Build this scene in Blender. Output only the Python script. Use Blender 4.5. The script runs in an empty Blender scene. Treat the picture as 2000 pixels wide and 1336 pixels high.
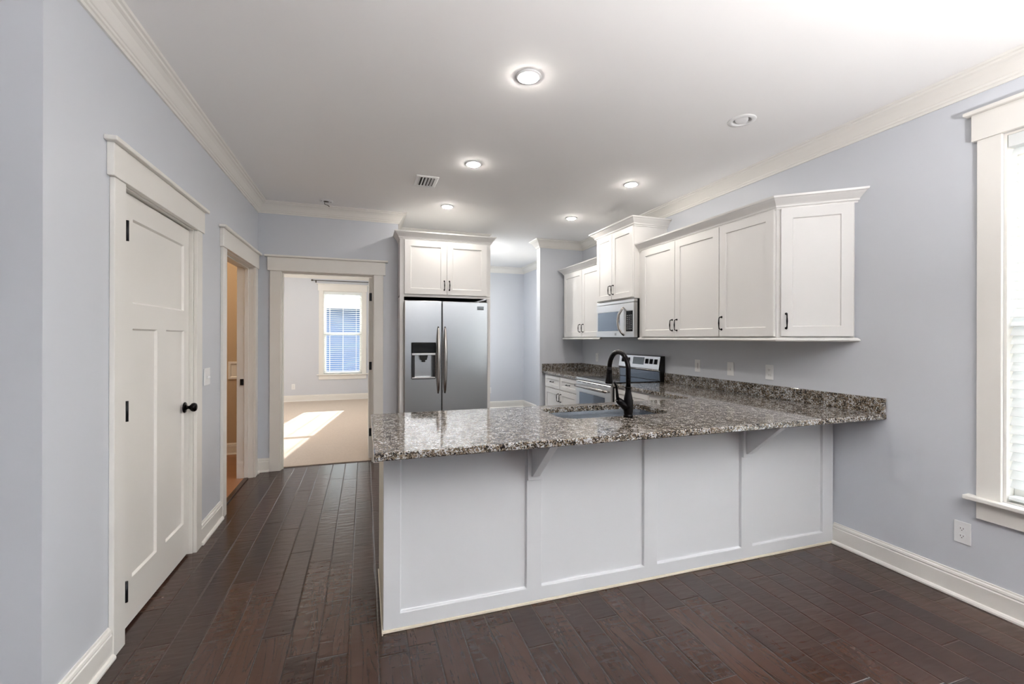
import bpy, bmesh, math, random
from mathutils import Vector, Matrix
random.seed(7)
C = bpy.context.scene.collection
S = bpy.context.scene

# ------------------------------------------------------------------ camera
CAM_Z = 1.3688
yaw = math.radians(18.54)
Fw = Vector((math.sin(yaw), math.cos(yaw), 0)); Rt = Vector((Fw.y, -Fw.x, 0)); Up = Vector((0, 0, 1))
roll = 0.0026
cx_ = (Rt + roll*Up).normalized(); cy_ = (Up - roll*Rt).normalized(); cz_ = -Fw
cd = bpy.data.cameras.new('camera'); cam = bpy.data.objects.new('camera', cd); C.objects.link(cam)
cam.matrix_world = Matrix(((cx_.x, cy_.x, cz_.x, 0), (cx_.y, cy_.y, cz_.y, 0), (cx_.z, cy_.z, cz_.z, CAM_Z), (0, 0, 0, 1)))
cd.sensor_fit = 'HORIZONTAL'; cd.sensor_width = 36.0; cd.lens = 859.23/2000*36.0
cd.shift_y = -8.0/2000.0; cd.clip_start = 0.05; cd.clip_end = 200
S.camera = cam

# ------------------------------------------------------------------ sky, sun, daylight, exposure
SKY = 0.5
LAMP = 72.0
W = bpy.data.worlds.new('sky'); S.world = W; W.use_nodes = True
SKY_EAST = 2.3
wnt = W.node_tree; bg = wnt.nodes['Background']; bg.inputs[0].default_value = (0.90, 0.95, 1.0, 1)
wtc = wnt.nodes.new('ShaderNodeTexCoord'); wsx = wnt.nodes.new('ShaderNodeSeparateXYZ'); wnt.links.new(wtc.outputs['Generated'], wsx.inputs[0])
wmr = wnt.nodes.new('ShaderNodeMapRange'); wmr.interpolation_type = 'SMOOTHSTEP'      # sky brightened toward +X only to light the room through the right wall
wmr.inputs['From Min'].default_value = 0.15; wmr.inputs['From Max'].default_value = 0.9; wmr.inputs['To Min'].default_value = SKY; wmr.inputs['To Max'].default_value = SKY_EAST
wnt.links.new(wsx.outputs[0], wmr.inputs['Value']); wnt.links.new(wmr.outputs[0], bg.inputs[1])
sd = bpy.data.lights.new('sun', 'SUN'); sd.energy = 6.5; sd.angle = math.radians(0.6); sd.color = (1, 0.96, 0.9)
sun = bpy.data.objects.new('sun', sd); C.objects.link(sun)
sun.rotation_euler = Vector((-0.152, -1.0, -0.376)).to_track_quat('-Z', 'Y').to_euler()
def portal(name, loc, direction, w, h):
    ld = bpy.data.lights.new(name, 'AREA'); ld.shape = 'RECTANGLE'; ld.size = w; ld.size_y = h
    ld.cycles.is_portal = True
    o = bpy.data.objects.new(name, ld); C.objects.link(o); o.location = loc
    o.rotation_euler = Vector(direction).to_track_quat('-Z', 'Z').to_euler()
    return o
vs = S.view_settings
S.display_settings.display_device = 'sRGB'
vs.view_transform = 'Standard'; vs.look = 'None'; vs.exposure = 2.2; vs.gamma = 1.0; vs.use_curve_mapping = False
cy = S.cycles
cy.use_denoising = True
cy.max_bounces = 10; cy.diffuse_bounces = 6; cy.glossy_bounces = 5; cy.transmission_bounces = 6; cy.transparent_max_bounces = 12
cy.caustics_reflective = False; cy.caustics_refractive = False; cy.sample_clamp_indirect = 6.0

# ------------------------------------------------------------------ materials
def lin(r, g, b):
    f = lambda c: (c/255/12.92) if c/255 <= 0.04045 else ((c/255+0.055)/1.055)**2.4
    return (f(r), f(g), f(b), 1)
def mat(name, col, rough=0.5, metal=0.0, spec=0.5, noise=None, coat=0.0, bump=None):
    m = bpy.data.materials.new(name); m.use_nodes = True
    nt = m.node_tree; b = nt.nodes['Principled BSDF']
    b.inputs['Base Color'].default_value = col; b.inputs['Roughness'].default_value = rough
    b.inputs['Metallic'].default_value = metal; b.inputs['Specular IOR Level'].default_value = spec
    b.inputs['Coat Weight'].default_value = coat
    tc = nt.nodes.new('ShaderNodeTexCoord')
    if noise:                                        # (scale, amount): slight tone variation
        n = nt.nodes.new('ShaderNodeTexNoise'); n.inputs['Scale'].default_value = noise[0]; n.inputs['Detail'].default_value = 3
        nt.links.new(tc.outputs['Object'], n.inputs['Vector'])
        mx = nt.nodes.new('ShaderNodeMix'); mx.data_type = 'RGBA'
        mx.inputs['A'].default_value = tuple(c*(1-noise[1]) for c in col[:3])+(1,)
        mx.inputs['B'].default_value = tuple(min(1, c*(1+noise[1])) for c in col[:3])+(1,)
        nt.links.new(n.outputs['Fac'], mx.inputs['Factor']); nt.links.new(mx.outputs['Result'], b.inputs['Base Color'])
    if bump:                                         # (scale, strength, distance)
        n = nt.nodes.new('ShaderNodeTexNoise'); n.inputs['Scale'].default_value = bump[0]; n.inputs['Detail'].default_value = 3
        nt.links.new(tc.outputs['Object'], n.inputs['Vector'])
        bp = nt.nodes.new('ShaderNodeBump'); bp.inputs['Strength'].default_value = bump[1]; bp.inputs['Distance'].default_value = bump[2]
        nt.links.new(n.outputs['Fac'], bp.inputs['Height']); nt.links.new(bp.outputs['Normal'], b.inputs['Normal'])
    return m
M = {}
M['wall'] = mat('wall_paint_blue_grey', lin(205, 209, 216), 0.42, noise=(3, 0.012), bump=(160, 0.06, 0.002))
M['wall_tan'] = mat('wall_paint_tan', lin(196, 176, 150), 0.6, noise=(3, 0.02))
M['ceiling'] = mat('ceiling_paint', lin(246, 246, 246), 0.8, bump=(120, 0.05, 0.002))
M['trim'] = mat('trim_paint', lin(231, 229, 224), 0.33, noise=(5, 0.01))
M['cab'] = mat('cabinet_paint', lin(226, 225, 223), 0.35, noise=(4, 0.01))
M['pen'] = mat('cabinet_paint_dimmed', lin(216, 218, 221), 0.35, noise=(4, 0.01))  # cabinet paint darkened to stand in for weaker light on the peninsula
M['cabdark'] = mat('dark_cabinet_lining', lin(120, 116, 108), 0.6, noise=(4, 0.05))
M['worn'] = mat('worn_cream_trim', lin(226, 218, 200), 0.6, noise=(40, 0.12))
M['bronze'] = mat('oil_rubbed_bronze', lin(24, 22, 23), 0.25, metal=0.85, noise=(30, 0.2))
M['blackm'] = mat('black_metal', lin(30, 31, 35), 0.35, metal=0.5, noise=(20, 0.1))
M['black'] = mat('black_enamel', lin(14, 14, 15), 0.3, noise=(20, 0.1))
M['glassblack'] = mat('black_glass', lin(12, 13, 15), 0.08, spec=0.3, coat=0.0, noise=(20, 0.1))
M['ovenwin'] = mat('oven_glass', lin(120, 132, 146), 0.06, metal=0.75, coat=0.6, noise=(20, 0.06))
M['duct'] = mat('dark_grey_matte', lin(62, 60, 56), 0.8, noise=(20, 0.1))
M['plate'] = mat('white_plastic', lin(236, 237, 238), 0.3, noise=(20, 0.01))
M['slot'] = mat('dark_slot', lin(70, 66, 60), 0.6, noise=(20, 0.1))
M['silver'] = mat('silver_trim', lin(205, 205, 205), 0.25, metal=0.9, noise=(30, 0.04))
M['display'] = mat('grey_display', lin(120, 132, 140), 0.15, noise=(60, 0.12))
M['print'] = mat('pale_print', lin(170, 172, 176), 0.5, noise=(60, 0.1))
M['siding'] = mat('blue_siding', lin(92, 118, 162), 0.7, noise=(6, 0.05))
M['roof'] = mat('pale_roof', lin(196, 200, 206), 0.8, noise=(12, 0.1))
M['sand'] = mat('pale_sand', lin(222, 214, 200), 0.9, noise=(2, 0.08))
M['rodm'] = mat('dark_rod', lin(70, 64, 58), 0.4, metal=0.4, noise=(30, 0.1))

def steel(name, col, rough, vertical=False):
    m = mat(name, col, rough, metal=1.0)
    nt = m.node_tree; b = nt.nodes['Principled BSDF']; tc = nt.nodes['Texture Coordinate']
    mp = nt.nodes.new('ShaderNodeMapping'); mp.inputs['Scale'].default_value = (3, 3, 260) if not vertical else (260, 260, 3)
    n = nt.nodes.new('ShaderNodeTexNoise'); n.inputs['Scale'].default_value = 6; n.inputs['Detail'].default_value = 2
    nt.links.new(tc.outputs['Object'], mp.inputs[0]); nt.links.new(mp.outputs[0], n.inputs['Vector'])
    r = nt.nodes.new('ShaderNodeMapRange'); r.inputs['To Min'].default_value = rough*0.85; r.inputs['To Max'].default_value = rough*1.2
    nt.links.new(n.outputs['Fac'], r.inputs['Value']); nt.links.new(r.outputs[0], b.inputs['Roughness'])
    bp = nt.nodes.new('ShaderNodeBump'); bp.inputs['Strength'].default_value = 0.03; bp.inputs['Distance'].default_value = 0.001
    nt.links.new(n.outputs['Fac'], bp.inputs['Height']); nt.links.new(bp.outputs['Normal'], b.inputs['Normal'])
    return m
M['steel'] = steel('brushed_stainless', lin(184, 188, 191), 0.23)
M['steellight'] = steel('bright_stainless', lin(226, 227, 228), 0.32)
M['steelh'] = steel('polished_handle_steel', lin(190, 186, 182), 0.18)
M['sinksteel'] = steel('sink_stainless', lin(170, 176, 184), 0.25)

def granite():
    m = mat('granite', (0.3, 0.25, 0.2, 1), 0.06, spec=0.6)
    nt = m.node_tree; b = nt.nodes['Principled BSDF']; tc = nt.nodes['Texture Coordinate']; L = nt.links.new
    nz = nt.nodes.new('ShaderNodeTexNoise'); nz.inputs['Scale'].default_value = 60; nz.inputs['Detail'].default_value = 2
    L(tc.outputs['Object'], nz.inputs['Vector'])
    va = nt.nodes.new('ShaderNodeVectorMath'); va.operation = 'SCALE'; va.inputs['Scale'].default_value = 0.02
    L(nz.outputs['Color'], va.inputs[0])
    vb = nt.nodes.new('ShaderNodeVectorMath'); vb.operation = 'ADD'; L(tc.outputs['Object'], vb.inputs[0]); L(va.outputs[0], vb.inputs[1])
    v1 = nt.nodes.new('ShaderNodeTexVoronoi'); v1.inputs['Scale'].default_value = 185; L(vb.outputs[0], v1.inputs['Vector'])
    sp = nt.nodes.new('ShaderNodeSeparateColor'); L(v1.outputs['Color'], sp.inputs[0])
    n2 = nt.nodes.new('ShaderNodeTexNoise'); n2.inputs['Scale'].default_value = 26; n2.inputs['Detail'].default_value = 4
    L(tc.outputs['Object'], n2.inputs['Vector'])
    ad = nt.nodes.new('ShaderNodeMath'); ad.operation = 'MULTIPLY_ADD'; ad.inputs[1].default_value = 0.9; L(n2.outputs['Fac'], ad.inputs[0])
    mu = nt.nodes.new('ShaderNodeMath'); mu.operation = 'MULTIPLY'; mu.inputs[1].default_value = 0.62; L(sp.outputs[0], mu.inputs[0])
    L(mu.outputs[0], ad.inputs[2])
    cr = nt.nodes.new('ShaderNodeValToRGB'); cr.color_ramp.interpolation = 'LINEAR'
    els = [(0.42, lin(16, 16, 19)), (0.56, lin(42, 38, 36)), (0.67, lin(84, 74, 62)), (0.79, lin(120, 106, 88)), (0.92, lin(148, 142, 132)), (1.06, lin(182, 184, 187))]
    e = cr.color_ramp.elements
    e[0].position, e[0].color = els[0]; e[1].position, e[1].color = 1.0, els[-1][1]
    for p_, c_ in els[1:-1]:
        x = e.new(p_); x.color = c_
    L(ad.outputs[0], cr.inputs[0]); L(cr.outputs[0], b.inputs['Base Color'])
    return m
M['granite'] = granite()

def planks(name, w, phase, Lp):
    m = mat(name, (0.05, 0.03, 0.02, 1), 0.3, spec=0.5)
    nt = m.node_tree; b = nt.nodes['Principled BSDF']; L = nt.links.new
    tc = nt.nodes['Texture Coordinate']
    def mt(op, a, bb=None, c=None):
        n = nt.nodes.new('ShaderNodeMath'); n.operation = op
        for i, v in enumerate((a, bb, c)):
            if v is None: continue
            if isinstance(v, (int, float)): n.inputs[i].default_value = v
            else: L(v, n.inputs[i])
        return n.outputs[0]
    sx = nt.nodes.new('ShaderNodeSeparateXYZ'); L(tc.outputs['Object'], sx.inputs[0]); x, y = sx.outputs[0], sx.outputs[1]
    xr_ = mt('DIVIDE', mt('SUBTRACT', x, phase), w); row = mt('FLOOR', xr_); fx = mt('FRACT', xr_)
    wn = nt.nodes.new('ShaderNodeTexWhiteNoise'); wn.noise_dimensions = '1D'; L(row, wn.inputs['W'])
    yr = mt('DIVIDE', mt('ADD', y, mt('MULTIPLY', wn.outputs['Value'], 7.3)), Lp)
    wob = mt('ADD', yr, mt('MULTIPLY', mt('SINE', mt('MULTIPLY', mt('FLOOR', yr), 5.1)), 0.0))
    col = mt('FLOOR', wob); fy = mt('FRACT', wob)
    w2 = nt.nodes.new('ShaderNodeTexWhiteNoise'); w2.noise_dimensions = '2D'
    cb = nt.nodes.new('ShaderNodeCombineXYZ'); L(row, cb.inputs[0]); L(col, cb.inputs[1]); L(cb.outputs[0], w2.inputs['Vector'])
    rnd = w2.outputs['Value']
    # plank-local coordinates, shifted per plank so that grain breaks at joints
    cv = nt.nodes.new('ShaderNodeCombineXYZ')
    L(mt('ADD', x, mt('MULTIPLY', rnd, 37.0)), cv.inputs[0]); L(mt('ADD', y, mt('MULTIPLY', rnd, 91.0)), cv.inputs[1])
    mp = nt.nodes.new('ShaderNodeMapping'); mp.inputs['Scale'].default_value = (9, 1.0, 1); L(cv.outputs[0], mp.inputs[0])
    g1 = nt.nodes.new('ShaderNodeTexNoise'); g1.inputs['Scale'].default_value = 1.3; g1.inputs['Detail'].default_value = 5; g1.inputs['Distortion'].default_value = 1.2
    L(mp.outputs[0], g1.inputs['Vector'])
    vein = mt('PINGPONG', mt('MULTIPLY', g1.outputs['Fac'], 6.0), 0.5)
    vein = mt('MULTIPLY', vein, 2.0)
    mp2 = nt.nodes.new('ShaderNodeMapping'); mp2.inputs['Scale'].default_value = (160, 7, 1); L(cv.outputs[0], mp2.inputs[0])
    g2 = nt.nodes.new('ShaderNodeTexNoise'); g2.inputs['Scale'].default_value = 1.0; g2.inputs['Detail'].default_value = 4
    L(mp2.outputs[0], g2.inputs['Vector'])
    cr = nt.nodes.new('ShaderNodeValToRGB'); e = cr.color_ramp.elements
    e[0].position = 0.0; e[0].color = lin(38, 26, 23); e[1].position = 1.0; e[1].color = lin(84, 60, 50)
    k = e.new(0.5); k.color = lin(60, 42, 35)
    tone = mt('ADD', mt('MULTIPLY', rnd, 0.42), mt('ADD', mt('MULTIPLY', g1.outputs['Fac'], 0.40), mt('MULTIPLY', g2.outputs['Fac'], 0.18)))
    L(tone, cr.inputs[0])
    vr = nt.nodes.new('ShaderNodeMapRange'); vr.inputs['From Min'].default_value = 0.0; vr.inputs['From Max'].default_value = 0.22
    vr.inputs['To Min'].default_value = 0.58; vr.inputs['To Max'].default_value = 1.0; L(vein, vr.inputs['Value'])
    gap = mt('MINIMUM', mt('MULTIPLY', mt('MINIMUM', fx, mt('SUBTRACT', 1.0, fx)), w), mt('MULTIPLY', mt('MINIMUM', fy, mt('SUBTRACT', 1.0, fy)), Lp))
    gr = nt.nodes.new('ShaderNodeMapRange'); gr.inputs['From Min'].default_value = 0.0008; gr.inputs['From Max'].default_value = 0.0022; L(gap, gr.inputs['Value'])
    mm = nt.nodes.new('ShaderNodeMix'); mm.data_type = 'RGBA'; mm.blend_type = 'MULTIPLY'; mm.inputs['Factor'].default_value = 1
    L(cr.outputs[0], mm.inputs['A']); L(mt('MULTIPLY', vr.outputs[0], mt('ADD', 0.25, mt('MULTIPLY', gr.outputs[0], 0.75))), mm.inputs['B'])
    L(mm.outputs['Result'], b.inputs['Base Color'])
    # hand scraped ripples across the board + eased edges
    mp3 = nt.nodes.new('ShaderNodeMapping'); mp3.inputs['Scale'].default_value = (9, 34, 1); L(cv.outputs[0], mp3.inputs[0])
    g3 = nt.nodes.new('ShaderNodeTexNoise'); g3.inputs['Scale'].default_value = 1.0; g3.inputs['Detail'].default_value = 1; g3.inputs['Distortion'].default_value = 0.4
    L(mp3.outputs[0], g3.inputs['Vector'])
    bev = nt.nodes.new('ShaderNodeMapRange'); bev.interpolation_type = 'SMOOTHSTEP'; bev.inputs['From Min'].default_value = 0.0; bev.inputs['From Max'].default_value = 0.006; L(gap, bev.inputs['Value'])
    amp = mt('MULTIPLY_ADD', rnd, 0.5, 0.5)
    hgt = mt('ADD', mt('MULTIPLY', mt('MULTIPLY', g3.outputs['Fac'], amp), 0.9), mt('ADD', mt('MULTIPLY', bev.outputs[0], 0.8), mt('MULTIPLY', g2.outputs['Fac'], 0.03)))
    bp = nt.nodes.new('ShaderNodeBump'); bp.inputs['Strength'].default_value = 0.85; bp.inputs['Distance'].default_value = 0.003
    L(hgt, bp.inputs['Height']); L(bp.outputs['Normal'], b.inputs['Normal'])
    rr = nt.nodes.new('ShaderNodeMapRange'); rr.inputs['To Min'].default_value = 0.16; rr.inputs['To Max'].default_value = 0.30; L(g1.outputs['Fac'], rr.inputs['Value'])
    L(rr.outputs[0], b.inputs['Roughness'])
    return m
M['wood'] = planks('dark_hand_scraped_planks', 0.1255, 0.111, 0.83)
M['carpet'] = mat('beige_carpet', lin(206, 192, 178), 0.95, spec=0.1, noise=(60, 0.12), bump=(220, 0.6, 0.006))
M['tile'] = mat('brown_tile', lin(150, 108, 78), 0.4, noise=(6, 0.2))

def emit(name, col, s):
    m = bpy.data.materials.new(name); m.use_nodes = True; nt = m.node_tree; nt.nodes.clear()
    e = nt.nodes.new('ShaderNodeEmission'); e.inputs[0].default_value = col; e.inputs[1].default_value = s
    o = nt.nodes.new('ShaderNodeOutputMaterial'); nt.links.new(e.outputs[0], o.inputs[0]); return m
M['lamp'] = emit('lamp_lens', (1.0, 0.935, 0.86, 1), LAMP)
M['lampbowl'] = emit('added_bowl_lens', (1.0, 0.94, 0.88, 1), 32.0)
M['passlamp'] = emit('added_passage_lens', (1.0, 0.95, 0.88, 1), 300.0)
M['uplens'] = emit('added_uplight_lens', (1.0, 0.965, 0.95, 1), 175.0)
M['lampwarm'] = emit('warm_lamp_lens', (1.0, 0.74, 0.48, 1), 16.0)
def pane():
    m = bpy.data.materials.new('window_glass'); m.use_nodes = True; nt = m.node_tree; nt.nodes.clear(); L = nt.links.new
    t = nt.nodes.new('ShaderNodeBsdfTransparent'); t.inputs[0].default_value = (0.93, 0.96, 0.97, 1)
    g = nt.nodes.new('ShaderNodeBsdfGlossy'); g.inputs['Roughness'].default_value = 0.02
    fr = nt.nodes.new('ShaderNodeFresnel'); fr.inputs[0].default_value = 1.45
    mx = nt.nodes.new('ShaderNodeMixShader'); o = nt.nodes.new('ShaderNodeOutputMaterial')
    L(fr.outputs[0], mx.inputs[0]); L(t.outputs[0], mx.inputs[1]); L(g.outputs[0], mx.inputs[2]); L(mx.outputs[0], o.inputs[0]); return m
M['pane'] = pane()
def slatmat():
    m = bpy.data.materials.new('white_blind_slat'); m.use_nodes = True; nt = m.node_tree; L = nt.links.new
    b = nt.nodes['Principled BSDF']; b.inputs['Base Color'].default_value = lin(240, 242, 242); b.inputs['Roughness'].default_value = 0.4
    t = nt.nodes.new('ShaderNodeBsdfTranslucent'); t.inputs[0].default_value = lin(240, 244, 246)
    mx = nt.nodes.new('ShaderNodeMixShader'); mx.inputs[0].default_value = 0.25
    o = nt.nodes['Material Output']; L(b.outputs[0], mx.inputs[1]); L(t.outputs[0], mx.inputs[2]); L(mx.outputs[0], o.inputs[0]); return m
M['slat'] = slatmat()

# ------------------------------------------------------------------ geometry helpers
class Frame:                       # local (u along the face, d out of the face, z up) -> world
    def __init__(s, o, U, N):
        s.o = Vector(o); s.U = Vector(U).normalized(); s.N = Vector(N).normalized()
    def __call__(s, u, d, z): return s.o + s.U*u + s.N*d + Vector((0, 0, z))
WORLD = Frame((0, 0, 0), (1, 0, 0), (0, 1, 0))
class MB:
    def __init__(s): s.bm = bmesh.new()
    def quad(s, pts):
        vs_ = [s.bm.verts.new(p) for p in pts]; return s.bm.faces.new(vs_)
    def box(s, fr, u0, u1, d0, d1, z0, z1, bev=0.0, seg=2):
        t = bmesh.new()
        v = [t.verts.new(fr(u, d, z)) for u in (u0, u1) for d in (d0, d1) for z in (z0, z1)]
        for f in ((0, 1, 3, 2), (4, 6, 7, 5), (0, 4, 5, 1), (2, 3, 7, 6), (0, 2, 6, 4), (1, 5, 7, 3)): t.faces.new([v[i] for i in f])
        bmesh.ops.recalc_face_normals(t, faces=t.faces)
        if bev: bmesh.ops.bevel(t, geom=list(t.edges), offset=bev, segments=seg, profile=0.5, affect='EDGES')
        s.merge(t); return s
    def merge(s, t):
        mp = {}
        for v in t.verts: mp[v] = s.bm.verts.new(v.co)
        for f in t.faces:
            try:
                nf = s.bm.faces.new([mp[v] for v in f.verts]); nf.smooth = f.smooth
            except ValueError: pass
        t.free()
    def panel(s, fr, u0, u1, z0, z1, dback, dfront, openings, recess=0.008, cham=0.004, back=True, bev=0.0015):
        """slab with recessed panels (shaker doors, wainscot)"""
        t = bmesh.new()
        us = sorted({u0, u1} | {o[0] for o in openings} | {o[1] for o in openings})
        zs = sorted({z0, z1} | {o[2] for o in openings} | {o[3] for o in openings})
        def q(*p): t.faces.new([t.verts.new(fr(*a)) for a in p])
        for i in range(len(us)-1):
            for j in range(len(zs)-1):
                a, b, c, e = us[i], us[i+1], zs[j], zs[j+1]
                if any(o[0]-1e-6 <= a and b <= o[1]+1e-6 and o[2]-1e-6 <= c and e <= o[3]+1e-6 for o in openings): continue
                q((a, dfront, c), (b, dfront, c), (b, dfront, e), (a, dfront, e))
        for (a, b, c, e) in openings:
            r = dfront-recess; k = cham
            q((a, dfront, c), (b, dfront, c), (b-k, r, c+k), (a+k, r, c+k)); q((a, dfront, e), (b, dfront, e), (b-k, r, e-k), (a+k, r, e-k))
            q((a, dfront, c), (a, dfront, e), (a+k, r, e-k), (a+k, r, c+k)); q((b, dfront, c), (b, dfront, e), (b-k, r, e-k), (b-k, r, c+k))
            q((a+k, r, c+k), (b-k, r, c+k), (b-k, r, e-k), (a+k, r, e-k))
        for i in range(len(us)-1):
            q((us[i], dfront, z0), (us[i+1], dfront, z0), (us[i+1], dback, z0), (us[i], dback, z0)); q((us[i], dfront, z1), (us[i+1], dfront, z1), (us[i+1], dback, z1), (us[i], dback, z1))
        for j in range(len(zs)-1):
            q((u0, dfront, zs[j]), (u0, dfront, zs[j+1]), (u0, dback, zs[j+1]), (u0, dback, zs[j])); q((u1, dfront, zs[j]), (u1, dfront, zs[j+1]), (u1, dback, zs[j+1]), (u1, dback, zs[j]))
        if back: 
            for i in range(len(us)-1):
                for j in range(len(zs)-1): q((us[i], dback, zs[j]), (us[i+1], dback, zs[j]), (us[i+1], dback, zs[j+1]), (us[i], dback, zs[j+1]))
        bmesh.ops.remove_doubles(t, verts=t.verts, dist=1e-5)
        bmesh.ops.recalc_face_normals(t, faces=t.faces)
        if bev:
            E_ = [e for e in t.edges if len(e.link_faces) == 2 and e.calc_face_angle(0) > 1.2]
            bmesh.ops.bevel(t, geom=E_, offset=bev, segments=1, affect='EDGES')
        s.merge(t); return s
    def wall(s, fr, u0, u1, z0, z1, t, openings=()):
        """wall slab, front at d=0, back at d=-t, with true openings"""
        us = sorted({u0, u1} | {o[0] for o in openings} | {o[1] for o in openings})
        zs = sorted({z0, z1} | {o[2] for o in openings} | {o[3] for o in openings})
        solid = {}
        for i in range(len(us)-1):
            for j in range(len(zs)-1):
                a, b, c, e = us[i], us[i+1], zs[j], zs[j+1]
                solid[i, j] = not any(o[0]-1e-6 <= a and b <= o[1]+1e-6 and o[2]-1e-6 <= c and e <= o[3]+1e-6 for o in openings)
        for (i, j), ok in solid.items():
            if not ok: continue
            a, b, c, e = us[i], us[i+1], zs[j], zs[j+1]
            s.quad([fr(a, 0, c), fr(b, 0, c), fr(b, 0, e), fr(a, 0, e)]); s.quad([fr(a, -t, c), fr(b, -t, c), fr(b, -t, e), fr(a, -t, e)])
            if not solid.get((i-1, j)): s.quad([fr(a, 0, c), fr(a, 0, e), fr(a, -t, e), fr(a, -t, c)])
            if not solid.get((i+1, j)): s.quad([fr(b, 0, c), fr(b, 0, e), fr(b, -t, e), fr(b, -t, c)])
            if not solid.get((i, j-1)): s.quad([fr(a, 0, c), fr(b, 0, c), fr(b, -t, c), fr(a, -t, c)])
            if not solid.get((i, j+1)): s.quad([fr(a, 0, e), fr(b, 0, e), fr(b, -t, e), fr(a, -t, e)])
        bmesh.ops.remove_doubles(s.bm, verts=s.bm.verts, dist=1e-5); bmesh.ops.recalc_face_normals(s.bm, faces=s.bm.faces); return s
    def sweep(s, path, prof, closed=False, segs=None, endx=None):
        """profile (offset to the right of travel, z) along a mitred horizontal path"""
        n = len(path); P = [Vector((p[0], p[1])) for p in path]; off = []
        for i in range(n):
            d0 = (P[i]-P[i-1]).normalized() if (i > 0 or closed) else None
            d1 = (P[(i+1) % n]-P[i]).normalized() if (i < n-1 or closed) else None
            d0 = d0 or d1; d1 = d1 or d0
            n0 = Vector((d0.y, -d0.x)); n1 = Vector((d1.y, -d1.x)); m = (n0+n1)
            off.append(m/(m.dot(n0)) if m.length > 1e-6 else n0)
        cnt = n if closed else n-1
        def endcut(i, d):
            q = P[i]+off[i]*d
            if endx is not None and i == n-1:
                t = (P[i]-P[i-1]).normalized(); q = q + t*((endx-q.x)/t.x)
            return q
        rings = [[Vector((*endcut(i, d), z)) for d, z in prof] for i in range(n)]
        use = range(cnt) if segs is None else segs
        for i in use:
            t = bmesh.new(); a = [t.verts.new(p) for p in rings[i]]; b = [t.verts.new(p) for p in rings[(i+1) % n]]
            for k in range(len(prof)): t.faces.new([a[k], a[(k+1) % len(prof)], b[(k+1) % len(prof)], b[k]])
            if not closed and (i == use[0]): t.faces.new(a)
            if not closed and (i == use[-1]): t.faces.new(b)
            s.merge(t)
        bmesh.ops.remove_doubles(s.bm, verts=s.bm.verts, dist=1e-6); bmesh.ops.recalc_face_normals(s.bm, faces=s.bm.faces); return s
    def tube(s, pts, rad, n=12, flat=None, cap=True):
        """round (or flattened) tube along 3D points; rad number or list"""
        P = [Vector(p) for p in pts]; R_ = rad if isinstance(rad, (list, tuple)) else [rad]*len(P)
        t = bmesh.new(); prev = None; rings = []
        for i, p in enumerate(P):
            T = (P[min(i+1, len(P)-1)]-P[max(i-1, 0)]).normalized()
            if prev is None:
                A = Vector((0, 0, 1)) if abs(T.z) < 0.9 else Vector((1, 0, 0))
                if flat is not None: A = Vector(flat)
                X = (A - T*A.dot(T)).normalized()
            else: X = (prev - T*prev.dot(T)).normalized()
            prev = X; Y = T.cross(X)
            r = R_[i]; rx, ry = r if isinstance(r, tuple) else (r, r)
            rings.append([t.verts.new(p + X*(rx*math.cos(2*math.pi*k/n)) + Y*(ry*math.sin(2*math.pi*k/n))) for k in range(n)])
        for a, b in zip(rings, rings[1:]):
            for k in range(n):
                f = t.faces.new([a[k], a[(k+1) % n], b[(k+1) % n], b[k]]); f.smooth = True
        if cap: t.faces.new(rings[0]); t.faces.new(rings[-1])
        bmesh.ops.recalc_face_normals(t, faces=t.faces); s.merge(t); return s
    def lathe(s, o, axis, prof, n=32):
        """profile (r, h) about axis through o"""
        Z = Vector(axis).normalized(); A = Vector((0, 0, 1)) if abs(Z.z) < 0.9 else Vector((1, 0, 0))
        X = (A-Z*A.dot(Z)).normalized(); Y = Z.cross(X); o = Vector(o); t = bmesh.new(); rings = []
        for r, h in prof:
            r = max(r, 1e-5)
            rings.append([t.verts.new(o + Z*h + X*(r*math.cos(2*math.pi*k/n)) + Y*(r*math.sin(2*math.pi*k/n))) for k in range(n)])
        for a, b in zip(rings, rings[1:]):
            for k in range(n):
                f = t.faces.new([a[k], a[(k+1) % n], b[(k+1) % n], b[k]]); f.smooth = True
        bmesh.ops.remove_doubles(t, verts=t.verts, dist=2e-6)
        bmesh.ops.recalc_face_normals(t, faces=t.faces); s.merge(t); return s
    def prism(s, pts2, fr, d0, d1, bev=0.0):
        """polygon of (u, z) extruded in d"""
        t = bmesh.new(); a = [t.verts.new(fr(u, d0, z)) for u, z in pts2]; b = [t.verts.new(fr(u, d1, z)) for u, z in pts2]; n = len(a)
        t.faces.new(a); t.faces.new(b)
        for k in range(n): t.faces.new([a[k], a[(k+1) % n], b[(k+1) % n], b[k]])
        bmesh.ops.recalc_face_normals(t, faces=t.faces)
        if bev: bmesh.ops.bevel(t, geom=list(t.edges), offset=bev, segments=1, affect='EDGES')
        s.merge(t); return s
    def poly(s, pts, z0, z1):
        """horizontal polygon slab"""
        t = bmesh.new(); a = [t.verts.new((p[0], p[1], z0)) for p in pts]; b = [t.verts.new((p[0], p[1], z1)) for p in pts]; n = len(a)
        t.faces.new(a); t.faces.new(b)
        for k in range(n): t.faces.new([a[k], a[(k+1) % n], b[(k+1) % n], b[k]])
        bmesh.ops.recalc_face_normals(t, faces=t.faces); s.merge(t); return s

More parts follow.
